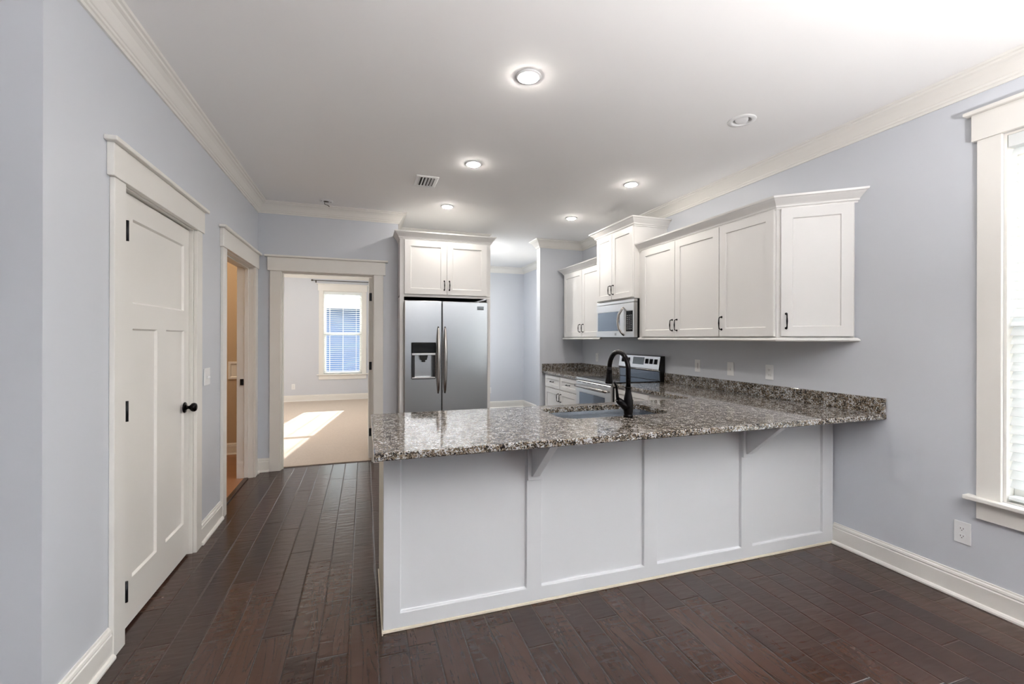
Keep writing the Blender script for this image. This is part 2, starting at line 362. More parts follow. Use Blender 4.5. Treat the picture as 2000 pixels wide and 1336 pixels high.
def root_loc(o):
    l = Vector(o.location)
    while o.parent: o = o.parent; l += Vector(o.location)
    return l
def build(name, mb, m, parent=None, autosmooth=True):
    bm = mb.bm if isinstance(mb, MB) else mb
    me = bpy.data.meshes.new(name); o = bpy.data.objects.new(name, me); C.objects.link(o)
    if parent is not None:
        o.parent = parent; L = root_loc(parent)
    else:
        co = [v.co for v in bm.verts]
        L = Vector((sum(c.x for c in co)/len(co), sum(c.y for c in co)/len(co), min(c.z for c in co))); o.location = L
    bmesh.ops.translate(bm, verts=bm.verts, vec=-L)
    bm.to_mesh(me); bm.free(); me.materials.append(m)
    return o
def tag(o, label=None, cat=None, group=None, kind=None):
    if label: o['label'] = label
    if cat: o['category'] = cat
    if group: o['group'] = group
    if kind: o['kind'] = kind
    return o
def thing(name, label, cat, loc, group=None, kind=None):
    o = bpy.data.objects.new(name, None); C.objects.link(o); o.location = loc; o.empty_display_size = 0.1
    return tag(o, label, cat, group, kind)
def struct(name, mb, m, label, cat): return tag(build(name, mb, m), label, cat, kind='structure')
def plabel(o, label): o['label'] = label; return o

# ------------------------------------------------------------------ main dimensions
XL, XR, YB, Y2, YF, ZC = -1.027, 2.995, 5.048, 5.72, 8.21, 2.745
T = 0.12
FL = Frame((XL, 0, 0), (0, 1, 0), (1, 0, 0))          # left wall, u = Y
FR = Frame((XR, 0, 0), (0, -1, 0), (-1, 0, 0))        # right wall, u = -Y
FB = Frame((0, YB, 0), (1, 0, 0), (0, -1, 0))         # back wall, u = X
def FY(y): return Frame((0, y, 0), (1, 0, 0), (0, -1, 0))
def FXm(x): return Frame((x, 0, 0), (0, -1, 0), (-1, 0, 0))   # faces -X, u = -Y
def FXp(x): return Frame((x, 0, 0), (0, 1, 0), (1, 0, 0))     # faces +X, u = Y
D1A, D1B = 2.405, 3.285
D2A, D2B = 3.925, 4.87
B3A, B3B = -0.815, 0.095
ZD = 2.05
W1A, W1B, W1Z0, W1Z1 = 0.36, 1.29, 0.565, 2.385       # right wall window (Y range)

# ------------------------------------------------------------------ setting
struct('floor', MB().poly([(-4.72, -4.62), (3.115, -4.62), (3.115, 10.42), (-4.72, 10.42)], -0.12, 0.0), M['wood'], 'dark hand-scraped wood plank floor of the main room', 'floor')
struct('floor', MB().poly([(-3.0, 6.02), (-1.027, 6.02), (-1.027, 5.168), (-0.81, 5.168), (-0.81, 5.14), (0.09, 5.14), (0.09, 5.168), (0.232, 5.168), (0.232, 10.3), (-3.0, 10.3)], 0.001, 0.010), M['carpet'], 'beige carpet floor of the bedroom behind the doorway', 'floor')
struct('floor', MB().poly([(-3.0, 3.72), (-1.147, 3.72), (-1.147, 3.94), (-1.10, 3.94), (-1.10, 4.855), (-1.147, 4.855), (-1.147, 5.9), (-3.0, 5.9)], 0.001, 0.006), M['tile'], 'brown tile floor of the laundry room on the left', 'floor')
struct('trim_1', MB().box(WORLD, -1.10, -1.062, D2A+0.022, D2B-0.022, 0.0, 0.012, 0.004), M['wood'], 'dark wood threshold strip at the laundry doorway', 'threshold')
LIGHT6 = (2.255, 2.172)
cm = MB(); FZ = Frame((0, 0, 0), (1, 0, 0), (0, 1, 0))
class CeilF:
    def __call__(s, u, d, z): return Vector((u, z, ZC - d))
cm.wall(CeilF(), -4.72, 3.115, -4.62, 10.42, 0.12, [(LIGHT6[0]-0.055, LIGHT6[0]+0.055, LIGHT6[1]-0.055, LIGHT6[1]+0.055)])
struct('ceiling', cm, M['ceiling'], 'flat white painted ceiling', 'ceiling')

def wl(name, fr, u0, u1, ops=(), m='wall', label='', t=T):
    return struct(name, MB().wall(fr, u0, u1, 0.0, ZC, t, ops), M[m], label, 'wall')
wl('wall_left', FL, 1.905, 6.02, [(D1A-0.018, D1B+0.018, 0, ZD+0.018), (D2A-0.018, D2B+0.018, 0, ZD+0.018)], label='long blue-grey left wall with the panelled door and the laundry doorway')
wl('wall_left_return', FY(1.905), -4.72, XL-T, label='shaded blue-grey wall turning left nearest the camera')
wl('wall_back', FB, XL, 0.352, [(B3A-0.018, B3B+0.018, 0, ZD+0.018)], label='blue-grey back wall around the bedroom doorway')
wl('wall_bedroom_right', FXp(0.352), 5.168, 10.42, label='wall beside the refrigerator recess')
wl('wall_kitchen_back', FY(Y2), 0.352, 1.51, label='wall behind the refrigerator')
wl('wall_passage_left', FXp(1.51), Y2+T, YF, label='left wall of the passage behind the kitchen')
wl('wall_stub', FY(Y2), 2.33, XR, label='short blue-grey wall ending the kitchen counter')
wl('wall_far', FY(YF), 0.352, XR, label='pale far wall seen through the passage right of the refrigerator')
OPR = [(-W1B, -W1A, W1Z0, W1Z1), (0.55, 2.05, 0.565, 2.385), (-7.25, -6.55, 0.9, 2.3)]
wl('wall_right', FR, -10.42, 4.62, OPR, label='blue-grey right wall with the window and upper cabinets')
wl('wall_front', Frame((0, -4.5, 0), (-1, 0, 0), (0, 1, 0)), -XR, 4.72, label='wall behind the camera')
wl('wall_living_left', FXp(-4.6), -4.5, 1.905, label='far left wall of the living room')
WB = (-0.845, -0.045, 0.575, 2.375)                    # bedroom window opening X, Z
wl('wall_bedroom_far', FY(10.3), -3.12, 0.232, [WB, (-2.75, -1.95, 0.575, 2.375)], label='pale blue bedroom wall with the window and curtain rod')
wl('wall_bedroom_left', FXp(-3.0), 3.6, 10.3, label='left wall of the bedroom and laundry room')
wl('wall_laundry_back', FY(5.9), -3.0, XL-T, m='wall_tan', label='tan laundry room wall seen through the left doorway')
wl('wall_laundry_front', Frame((0, 3.72, 0), (-1, 0, 0), (0, 1, 0)), 1.147, 3.0, m='wall_tan', label='laundry room wall nearest the closet')
# portals in the living room, passage and bedroom windows
portal('daylight', (XR+0.06, -1.30, 1.475), (-1, 0, 0), 1.5, 1.82)
portal('daylight', (XR+0.06, 6.9, 1.6), (-1, 0, 0), 0.7, 1.4)
portal('daylight', (-2.35, 10.4, 1.475), (0, -1, 0), 0.8, 1.8)
portal('daylight', (-0.445, 10.4, 1.475), (0, -1, 0), 0.8, 1.8)
portal('daylight', (XR+0.11, 0.825, 1.475), (-1, 0, 0), 0.93, 1.82)

CROWN = [(0, -0.112), (0.010, -0.112), (0.013, -0.100), (0.020, -0.096), (0.022, -0.086), (0.027, -0.082), (0.036, -0.066), (0.048, -0.046), (0.062, -0.030), (0.074, -0.023), (0.077, -0.014), (0.088, -0.011), (0.092, 0.0), (0, 0.0)]
cp = [(d, ZC+z-0.0005) for d, z in CROWN]
loop = [(-4.6, 1.905), (XL, 1.905), (XL, YB), (0.352, YB), (0.352, Y2), (1.51, Y2), (1.51, YF), (XR, YF), (XR, Y2+T), (2.33, Y2+T), (2.33, Y2), (XR, Y2), (XR, -4.5), (-4.6, -4.5)]
struct('trim_2', MB().sweep(loop, cp, closed=True), M['trim'], 'white crown moulding around the kitchen and living room ceiling', 'crown moulding')
struct('trim_3', MB().sweep([(-3.0, 6.02), (-3.0, 10.3), (0.232, 10.3), (0.232, 5.168), (-1.027, 5.168), (-1.027, 6.02)], cp, closed=True), M['trim'], 'white crown moulding in the bedroom', 'crown moulding')
BASE = [(0, 0.001), (0.030, 0.001), (0.030, 0.010), (0.024, 0.019), (0.016, 0.022), (0.016, 0.104), (0.013, 0.108), (0.013, 0.112), (0.015, 0.116), (0.012, 0.126), (0.007, 0.130), (0.006, 0.138), (0, 0.138)]
def base(side, path, label): struct('baseboard_'+side, MB().sweep(path, BASE), M['trim'], label, 'baseboard')
base('left', [(-4.6, 1.905), (XL, 1.905), (XL, 2.308)], 'white baseboard left of the panelled door')
base('left', [(XL, 3.382), (XL, 3.828)], 'white baseboard between the panelled door and the laundry doorway')
base('back', [(XL, 4.968), (XL, YB), (-0.917, YB)], 'white baseboard in the corner left of the bedroom doorway')
base('back', [(0.197, YB), (0.350, YB)], 'white baseboard right of the bedroom doorway')
base('right', [(XR, 2.112), (XR, -4.5)], 'white baseboard along the right wall under the window')
base('front', [(XR, -4.5), (-4.6, -4.5), (-4.6, 1.905)], 'white baseboard behind the camera')
base('passage', [(1.51, Y2+T), (1.51, YF), (XR, YF), (XR, Y2+T), (2.33, Y2+T), (2.33, Y2), (2.36, Y2)], 'white baseboard of the passage right of the refrigerator')
base('bedroom', [(-3.0, 6.02), (-3.0, 10.3), (0.232, 10.3), (0.232, 5.168), (0.198, 5.168)], 'white baseboard around the bedroom carpet')
base('laundry', [(-3.0, 5.9), (XL-T, 5.9)], 'white baseboard of the laundry room')

# ------------------------------------------------------------------ door and window casings
def casing(fr, u0, u1, zt, wd=0.095, flip=False):
    mb = MB()
    for a, b in ((u0-wd, u0), (u1, u1+wd)): mb.box(fr, a, b, 0.0005, 0.020, 0.0, zt, 0.0025)
    mb.box(fr, u0-wd-0.022, u1+wd+0.022, 0.0005, 0.027, zt, zt+0.140, 0.0025)
    mb.box(fr, u0-wd-0.048, u1+wd+0.048, 0.0005, 0.048, zt+0.140, zt+0.160, 0.004)
    return mb
def jambs(fr, u0, u1, zt, depth, stop=None):
    mb = MB(); j = 0.017
    mb.box(fr, u0-j, u0+0.006, -depth, 0.0, 0.0, zt+0.006, 0.0015); mb.box(fr, u1-0.006, u1+j, -depth, 0.0, 0.0, zt+0.006, 0.0015)
    mb.box(fr, u0+0.0065, u1-0.0065, -depth, 0.0, zt-0.006, zt+j, 0.0015)
    if stop:
        a, b = stop
        mb.box(fr, u0+0.006, u0+0.018, a, b, 0.0, zt-0.006, 0.002); mb.box(fr, u1-0.018, u1-0.006, a, b, 0.0, zt-0.006, 0.002); mb.box(fr, u0+0.018, u1-0.018, a, b, zt-0.018, zt-0.006, 0.002)
    return mb
# door 1: closed three-panel door on the left wall
d1 = thing('door_1', 'white closed craftsman door with one wide and two tall panels on the left wall', 'door', (XL, (D1A+D1B)/2, 0), kind='structure')
build('door_casing', casing(FL, D1A, D1B, ZD), M['trim'], d1)
build('door_jamb', jambs(FL, D1A, D1B, ZD, 0.12, (-0.075, -0.062)), M['trim'], d1)
leaf = build('door_leaf', MB().panel(FL, D1A+0.010, D1B-0.010, 0.014, ZD-0.012, -0.060, -0.022,
      [(2.565, 3.195, 1.528, 1.930), (2.565, 2.830, 0.222, 1.408), (2.940, 3.200, 0.222, 1.408)], 0.011, 0.008), M['trim'], d1)
for z in (0.225, 1.035, 1.845):
    hb = MB().tube([(XL+0.017, D1A+0.0145, z-0.046), (XL+0.017, D1A+0.0145, z+0.046)], 0.0068, 12)
    hb.box(FL, D1A+0.0125, D1A+0.0160, -0.0215, 0.013, z-0.045, z+0.045)
    plabel(build('hinge', hb, M['blackm'], d1), 'dark hinge')
KY, KZ = 3.205, 0.935
kb = MB().lathe((XL-0.022, KY, KZ), (1, 0, 0), [(0.0, 0.0), (0.033, 0.0), (0.034, 0.003), (0.030, 0.008), (0.018, 0.011), (0.011, 0.014), (0.010, 0.026), (0.016, 0.032), (0.024, 0.038), (0.0275, 0.047), (0.0265, 0.056), (0.021, 0.063), (0.010, 0.0665), (0.0, 0.067)], 28)
plabel(build('door_knob', kb, M['bronze'], leaf), 'dark bronze round knob')
# door 2: laundry doorway (open)
d2 = thing('door_2', 'white cased doorway to the warm-lit laundry room on the left wall', 'doorway', (XL, (D2A+D2B)/2, 0), kind='structure')
build('door_casing', casing(FL, D2A, D2B, ZD), M['trim'], d2)
build('door_jamb', jambs(FL, D2A, D2B, ZD, 0.14, (-0.075, -0.040)), M['trim'], d2)
sb = MB(); fj = FY(D2B-0.0185); sb.box(fj, XL-0.108, XL-0.078, 0.0001, 0.003, 0.905, 0.965, 0.001); sb.box(fj, XL-0.102, XL-0.088, 0.003, 0.0045, 0.922, 0.950)
plabel(build('strike_plate', sb, M['blackm'], d2), 'black square strike plate')
# door 3: bedroom doorway with the door swung open
d3 = thing('door_3', 'white cased bedroom doorway with the door swung fully open', 'doorway', ((B3A+B3B)/2, YB, 0), kind='structure')
build('door_casing', casing(FB, B3A, B3B, ZD, 0.10), M['trim'], d3)
build('door_jamb', jambs(FB, B3A, B3B, ZD, 0.125, (-0.07, -0.035)), M['trim'], d3)
dl = build('door_leaf', MB().panel(FXm(0.046), -6.05, -5.190, 0.016, ZD-0.014, -0.038, 0.0, [(-5.95, -5.30, 1.528, 1.93), (-5.95, -5.66, 0.222, 1.408), (-5.57, -5.30, 0.222, 1.408)], 0.011, 0.008), M['trim'], d3)
for z in (0.307, 1.051, 1.824):
    hb = MB().box(FY(5.189), 0.050, 0.083, 0.0, 0.003, z-0.045, z+0.045, 0.001).tube([(0.086, 5.182, z-0.046), (0.086, 5.182, z+0.046)], 0.006, 10)
    plabel(build('hinge', hb, M['blackm'], d3), 'dark hinge')

def outlet(fr, u, z, label, kind='duplex', gang=1, group=None, d0=0.0005):
    w, h = 0.070+0.046*(gang-1), 0.115
    o = thing('wall_outlet' if kind == 'duplex' else 'light_switch', label, 'outlet' if kind == 'duplex' else 'switch', fr(u, d0, z), group)
    build('cover_plate', MB().box(fr, u-w/2, u+w/2, d0, d0+0.006, z-h/2, z+h/2, 0.0025), M['plate'], o)
    for g in range(gang):
        uu = u + (g-(gang-1)/2)*0.046
        if kind == 'duplex':
            for s in (-1, 1):
                t = build('receptacle', MB().prism([(uu+0.0165*math.copysign(min(1, abs(math.cos(a))*1.05), math.cos(a)), z+s*0.0195+max(-0.013, min(0.013, 0.0165*math.sin(a)))) for a in [2*math.pi*k/20 for k in range(20)]], fr, d0+0.006, d0+0.0085), M['plate'], o)
                sl = MB()
                for du in (-0.006, 0.006): sl.box(fr, uu+du-0.0011, uu+du+0.0011, d0+0.0085, d0+0.0088, z+s*0.0195-0.001, z+s*0.0195+0.0065)
                sl.box(fr, uu-0.002, uu+0.002, d0+0.0085, d0+0.0088, z+s*0.0195-0.0085, z+s*0.0195-0.0045)
                plabel(build('slots', sl, M['slot'], t), 'dark receptacle slots')
        elif kind == 'toggle':
            t = MB().box(fr, uu-0.0045, uu+0.0045, d0+0.004, d0+0.017, z-0.012, z+0.003, 0.002); t.box(fr, uu-0.0085, uu+0.0085, d0+0.006, d0+0.0068, z-0.015, z+0.015)
            build('toggle', t, M['plate'], o)
        elif kind == 'dimmer':
            build('rocker', MB().box(fr, uu-0.0165, uu+0.0165, d0+0.006, d0+0.009, z-0.034, z+0.034, 0.001), M['plate'], o)
            plabel(build('slider', MB().box(fr, uu+0.006, uu+0.010, d0+0.009, d0+0.0095, z-0.028, z+0.028), M['slot'], o), 'dark slider slot')
    return o

# ------------------------------------------------------------------ windows with blinds
def window(name, fr, u0, u1, z0, z1, wd, label, t=0.12, slat_tilt=20, blindlabel=None, sash=True, spacing=0.044):
    w = thing(name, label, 'window', fr((u0+u1)/2, 0, z0), kind='structure')
    mb = MB()
    for a, b in ((u0-wd, u0+0.001), (u1-0.001, u1+wd)): mb.box(fr, a, b, 0.0005, 0.020, z0-0.001, z1, 0.0025)
    mb.box(fr, u0-wd-0.020, u1+wd+0.020, 0.0005, 0.027, z1, z1+0.135, 0.0025); mb.box(fr, u0-wd-0.045, u1+wd+0.045, 0.0005, 0.048, z1+0.135, z1+0.155, 0.004)
    build('window_casing', mb, M['trim'], w)
    sm_ = MB().box(fr, u0-wd-0.040, u1+wd+0.040, 0.0005, 0.055, z0-0.022, z0-0.001, 0.004).box(fr, u0+0.001, u1-0.001, -t, 0.0005, z0, z0+0.002)
    if z0 > 0.2: sm_.box(fr, u0-wd, u1+wd, 0.0005, 0.020, z0-0.115, z0-0.022, 0.0025)
    build('window_sill', sm_, M['trim'], w)
    j = MB()
    j.box(fr, u0+0.0005, u0+0.012, -t+0.002, -0.0005, z0+0.003, z1-0.001); j.box(fr, u1-0.012, u1-0.0005, -t+0.002, -0.0005, z0+0.003, z1-0.001); j.box(fr, u0+0.012, u1-0.012, -t+0.002, -0.0005, z1-0.013, z1-0.001)
    build('window_jamb', j, M['trim'], w)
    s = MB(); zm = (z0+z1)/2-0.03; a, b = u0+0.012, u1-0.012
    for (d0, d1, za, zb) in ((-t+0.004, -t+0.030, zm-0.02, z1-0.013), (-t+0.030, -t+0.056, z0+0.003, zm+0.02)):
        s.box(fr, a, a+0.045, d0, d1, za, zb, 0.003); s.box(fr, b-0.045, b, d0, d1, za, zb, 0.003); s.box(fr, a+0.045, b-0.045, d0, d1, zb-0.045, zb, 0.003); s.box(fr, a+0.045, b-0.045, d0, d1, za, za+0.045, 0.003)
    so = build('window_sash', s, M['trim'], w)
    for (d, za, zb) in ((-t+0.016, zm+0.02, z1-0.05), (-t+0.042, z0+0.04, zm-0.02)):
        p = MB(); p.quad([fr(a+0.04, d, za), fr(b-0.04, d, za), fr(b-0.04, d, zb), fr(a+0.04, d, zb)]); build('glass_pane', p, M['pane'], so)
    if blindlabel:
        dc = -0.030; bl = thing('window_blind', blindlabel, 'blind', fr((u0+u1)/2, dc, z0+0.01))
        build('headrail', MB().box(fr, u0+0.014, u1-0.014, dc-0.028, dc+0.030, z1-0.075, z1-0.014, 0.004), M['slat'], bl)
        sl = MB(); tl = math.radians(slat_tilt); hw = 0.0245; z = z1-0.095
        while z > z0+0.055:
            du, dz = hw*math.cos(tl), hw*math.sin(tl); pts = []
            for k in range(5):
                q = k/4*2-1; pts.append((dc+du*q, z-dz*q+0.0025*(1-q*q)))
            top = [(p[0], p[1]) for p in pts]; bot = [(p[0], p[1]-0.0026) for p in reversed(pts)]
            ring = top+bot; t_ = bmesh.new()
            A = [t_.verts.new(fr(u0+0.018, d, zz)) for d, zz in ring]; B = [t_.verts.new(fr(u1-0.018, d, zz)) for d, zz in ring]
            for k in range(len(ring)): t_.faces.new([A[k], A[(k+1) % len(ring)], B[(k+1) % len(ring)], B[k]])
            t_.faces.new(A); t_.faces.new(B); bmesh.ops.recalc_face_normals(t_, faces=t_.faces); sl.merge(t_); z -= spacing
        build('slats', sl, M['slat'], bl)
        build('bottom_rail', MB().box(fr, u0+0.018, u1-0.018, dc-0.025, dc+0.025, z0+0.016, z0+0.034, 0.003), M['slat'], bl)
        n = 3
        cords = MB()
        for k in range(n):
            u = u0+0.13+(u1-u0-0.26)*k/(n-1)
            for d in (dc-0.0275, dc+0.0275): cords.box(fr, u-0.0035, u+0.0035, d-0.0004, d+0.0004, z0+0.034, z1-0.07)
        build('ladder_tapes', cords, M['slat'], bl)
    return w
window('window_1', FR, -W1B, -W1A, W1Z0, W1Z1, 0.092, 'white craftsman window frame on the right wall', blindlabel='white slatted blind nearly closed in the right wall window', slat_tilt=56)
window('window_2', FY(10.3), WB[0], WB[1], WB[2], WB[3], 0.085, 'white framed window on the far wall of the bedroom', blindlabel='white open slatted blind in the bedroom window', slat_tilt=-6)
window('window_3', FR, 0.55, 2.05, 0.565, 2.385, 0.092, 'wide window on the right wall behind the camera', blindlabel='unseen white slatted blind added to dim the right wall window behind the camera', slat_tilt=30)  # the blind is added to cut daylight from this unseen window
window('window_7', FY(10.3), -2.75, -1.95, 0.575, 2.375, 0.085, 'added unseen second window brightening the bedroom')  # window added out of view to bring the bedroom more daylight
window('window_6', FR, -7.25, -6.55, 0.9, 2.3, 0.092, 'added unseen window brightening the passage behind the kitchen')  # hidden window added so daylight brightens the passage

# curtain rod over the bedroom window
rd = thing('curtain_rod', 'thin dark curtain rod with round finial above the bedroom window', 'curtain rod', (-0.445, 10.21, 2.57))
build('rod', MB().tube([(-1.03, 10.21, 2.586), (0.14, 10.21, 2.586)], 0.008, 10), M['rodm'], rd)
for x, s in ((-1.03, -1), (0.14, 1)):
    build('finial', MB().lathe((x, 10.21, 2.586), (s, 0, 0), [(0.0, 0), (0.012, 0.0), (0.012, 0.006), (0.009, 0.009), (0.018, 0.018), (0.021, 0.029), (0.016, 0.042), (0.0, 0.048)], 16), M['rodm'], rd)
for x in (-0.99, 0.10):
    build('bracket', MB().box(FY(10.3), x-0.006, x+0.006, 0.0005, 0.082, 2.566, 2.576).box(FY(10.3), x-0.012, x+0.012, 0.0005, 0.006, 2.545, 2.60), M['rodm'], rd)
outlet(FY(10.3), -1.425, 0.322, 'white outlet low on the bedroom wall left of the window')

# outside: neighbour house and lawn
M['grass'] = mat('lawn_grass', lin(70, 86, 62), 0.9, noise=(2, 0.3))
struct('ground', MB().poly([(-14, 10.8), (14, 10.8), (14, 24), (-14, 24)], -0.52, -0.47), M['grass'], 'grass yard behind the bedroom window', 'lawn')
struct('ground', MB().poly([(-60, -60), (60, -60), (60, 80), (-60, 80)], -0.6, -0.5), M['sand'], 'outdoor ground, made pale sand to bounce daylight indoors', 'ground')  # ground made pale so it bounces daylight up onto the ceiling
nh = thing('neighbor_house', 'blue neighbouring house seen through the bedroom blind', 'house', (-1.0, 24.0, -0.5))
build('house_wall', MB().box(WORLD, -9, 7, 24, 34, -0.5, 3.0), M['siding'], nh)
rf = MB(); rf.quad([(-9.6, 23.3, 2.95), (7.6, 23.3, 2.95), (7.6, 29, 4.6), (-9.6, 29, 4.6)]); rf.quad([(-9.6, 34.7, 2.95), (7.6, 34.7, 2.95), (7.6, 29, 4.6), (-9.6, 29, 4.6)]); rf.box(WORLD, -9.6, 7.6, 23.25, 23.3, 2.78, 2.96)
build('house_roof', rf, M['roof'], nh)

# ------------------------------------------------------------------ ceiling fixtures
lamps = [((0.815, 2.17), 'lit recessed ceiling light nearest the camera, left row over the peninsula'), ((0.815, 3.397), 'lit recessed ceiling light in the left row nearest the square vent'),
         ((0.818, 4.584), 'lit recessed ceiling light in front of the refrigerator cabinet'), ((2.255, 3.39), 'lit recessed ceiling light in front of the microwave cabinet'), ((2.247, 4.569), 'lit recessed ceiling light farthest back in the right row')]
behind = [((-2.6, -3.4), 'added unseen recessed light at the left rear of the living room'), ((0.815, -2.6), 'added unseen recessed light at the right rear of the living room')]  # lamps added out of view to brighten the main room
for (x, y), lb in lamps+behind:
    o = thing('recessed_light', lb, 'ceiling light', (x, y, ZC), 'recessed ceiling lights')
    build('trim_ring', MB().lathe((x, y, ZC-0.0005), (0, 0, -1), [(0.0, 0.0), (0.068, 0.0), (0.067, 0.004), (0.056, 0.0075), (0.0485, 0.006), (0.0475, 0.003), (0.0, 0.003)], 40), M['plate'], o)
    l = MB().lathe((x, y, ZC-0.0040), (0, 0, -1), [(0.0475, 0.0), (0.0470, 0.005), (0.040, 0.0095), (0.022, 0.012), (0.0, 0.0125)], 40)
    plabel(build('lens', l, M['lamp'], o), 'glowing lens')
x, y = LIGHT6
o = thing('recessed_light', 'unlit recessed ceiling spotlight at the right over the counter end', 'ceiling light', (x, y, ZC), 'recessed ceiling lights')
build('trim_ring', MB().lathe((x, y, ZC-0.0005), (0, 0, -1), [(0.052, 0.0), (0.082, 0.0), (0.080, 0.004), (0.062, 0.007), (0.054, 0.005), (0.0535, -0.02), (0.052, -0.09), (0.0, -0.09)], 40), M['plate'], o)
g = MB().lathe((x-0.002, y-0.004, ZC+0.045), (-0.25, -0.15, -1), [(0.0, 0.0), (0.030, 0.0), (0.036, 0.02), (0.038, 0.052), (0.033, 0.055), (0.0, 0.050)], 32)
build('spot_bulb', g, M['plate'], o)
vn = thing('air_vent', 'white square ceiling air vent with dark louvre gaps', 'vent', (0.508, 3.91, ZC))
vf = MB(); zc = ZC-0.0005
X0, X1, Y0, Y1 = 0.413, 0.603, 3.770, 4.052
class DownF:
    def __call__(s, u, d, z): return Vector((u, z, zc-d))
DF = DownF()
vf.box(DF, X0, X1, 0, 0.008, Y0, Y0+0.032, 0.003); vf.box(DF, X0, X1, 0, 0.008, Y1-0.032, Y1, 0.003); vf.box(DF, X0, X0+0.03, 0, 0.008, Y0+0.032, Y1-0.032, 0.003); vf.box(DF, X1-0.03, X1, 0, 0.008, Y0+0.032, Y1-0.032, 0.003)
build('vent_frame', vf, M['plate'], vn)
plabel(build('duct_dark_sheet', MB().box(DF, X0+0.03, X1-0.03, 0.0, 0.0015, Y0+0.032, Y1-0.032), M['duct'], vn), 'dark sheet in place of the open duct')  # dark sheet stands in for the shade inside an open duct
lv = MB()
for k in range(5):
    xx = X0+0.036+k*0.0265
    a = -1 if k < 2 else 1
    pr = [(xx-0.006*a, 0.002), (xx+0.006*a, 0.012), (xx+0.0075*a, 0.011), (xx-0.0045*a, 0.001)]
    t = bmesh.new(); A = [t.verts.new((u, Y0+0.033, zc-d)) for u, d in pr]; B = [t.verts.new((u, Y1-0.033, zc-d)) for u, d in pr]
    for q in range(4): t.faces.new([A[q], A[(q+1) % 4], B[(q+1) % 4], B[q]])
    t.faces.new(A); t.faces.new(B); bmesh.ops.recalc_face_normals(t, faces=t.faces); lv.merge(t)
build('louvres', lv, M['plate'], vn)
mx, my = -0.369, 4.80
dm = thing('detector_mount', 'bare white smoke detector mounting plate with a dangling wire plug on the ceiling', 'smoke detector base', (mx, my, ZC))
build('mount_plate', MB().lathe((mx, my, zc), (0, 0, -1), [(0.0, 0.0), (0.066, 0.0), (0.064, 0.006), (0.05, 0.008), (0.028, 0.008), (0.026, 0.004), (0.0, 0.004)], 32), M['plate'], dm)
plabel(build('wire_opening', MB().lathe((mx, my, zc-0.004), (0, 0, -1), [(0.0, 0.0), (0.026, 0.0), (0.026, 0.003), (0.0, 0.003)], 20), M['slot'], dm), 'dark centre opening')
for a in (0.4, 3.5): plabel(build('screw_slot', MB().box(DF, mx+0.046*math.cos(a)-0.007, mx+0.046*math.cos(a)+0.007, 0.0075, 0.0092, my+0.046*math.sin(a)-0.004, my+0.046*math.sin(a)+0.004), M['slot'], dm), 'dark screw slot')

plabel(build('wire_plug', MB().tube([(mx-0.012, my, zc-0.006), (mx-0.016, my-0.004, zc-0.022), (mx-0.012, my-0.01, zc-0.038), (mx+0.004, my-0.014, zc-0.044), (mx+0.018, my-0.016, zc-0.048), (mx+0.032, my-0.018, zc-0.060)], [0.0025, 0.0025, 0.003, 0.003, 0.004, 0.004], 8), M['slot'], dm), 'dark dangling wire with a plug')
o = thing('recessed_light', 'added unseen ceiling light brightening the passage behind the kitchen', 'ceiling light', (1.73, 6.5, ZC), 'recessed ceiling lights')  # lamp added where it stays hidden, to brighten the passage
build('trim_ring', MB().lathe((1.73, 6.5, ZC-0.0005), (0, 0, -1), [(0.0, 0.0), (0.068, 0.0), (0.067, 0.004), (0.056, 0.0075), (0.0485, 0.006), (0.0475, 0.003), (0.0, 0.003)], 40), M['plate'], o)
plabel(build('lens', MB().lathe((1.73, 6.5, ZC-0.0040), (0, 0, -1), [(0.0475, 0.0), (0.0470, 0.005), (0.040, 0.0095), (0.022, 0.012), (0.0, 0.0125)], 40), M['passlamp'], o), 'glowing lens')
bl_ = thing('added_bedroom_light', 'added unseen bowl light brightening the bedroom', 'ceiling light', (-1.5, 7.6, ZC))  # unseen lamp added to lift the bedroom brightness
build('lamp_base', MB().lathe((-1.5, 7.6, ZC-0.0005), (0, 0, -1), [(0, 0), (0.17, 0), (0.17, 0.025), (0, 0.025)], 32), M['plate'], bl_)
plabel(build('lens', MB().lathe((-1.5, 7.6, ZC-0.026), (0, 0, -1), [(0.16, 0.0), (0.15, 0.04), (0.10, 0.08), (0.0, 0.10)], 32), M['lampbowl'], bl_), 'glowing bowl')
ZP = 1.25
for px_, py_, lb in ((1.3, -1.05, 'added unseen uplight bowl brightening the ceiling, hung behind the camera'),):  # hanging uplight added out of view to brighten the ceiling
    pt = thing('added_uplight', lb, 'added uplight', (px_, py_, ZP))
    build('bowl', MB().lathe((px_, py_, ZP), (0, 0, 1), [(0.0, 0.0), (0.10, 0.012), (0.19, 0.06), (0.245, 0.13), (0.25, 0.13), (0.195, 0.052), (0.10, 0.0), (0.0, -0.012)][::-1], 36), M['silver'], pt)
    plabel(build('lens', MB().lathe((px_, py_, ZP+0.08), (0, 0, 1), [(0.185, 0.0), (0.12, 0.02), (0.0, 0.03)], 32), M['uplens'], pt), 'glowing lens')
    for k in range(3):
        an = 2.1*k; build('rod', MB().tube([(px_+0.24*math.cos(an), py_+0.24*math.sin(an), ZP+0.13), (px_+0.02*math.cos(an), py_+0.02*math.sin(an), 2.25)], 0.004, 8), M['silver'], pt)
    build('stem', MB().tube([(px_, py_, 2.24), (px_, py_, ZC-0.02)], 0.010, 10), M['silver'], pt)
    build('canopy', MB().lathe((px_, py_, ZC-0.0005), (0, 0, -1), [(0, 0), (0.06, 0), (0.055, 0.02), (0, 0.022)], 24), M['silver'], pt)
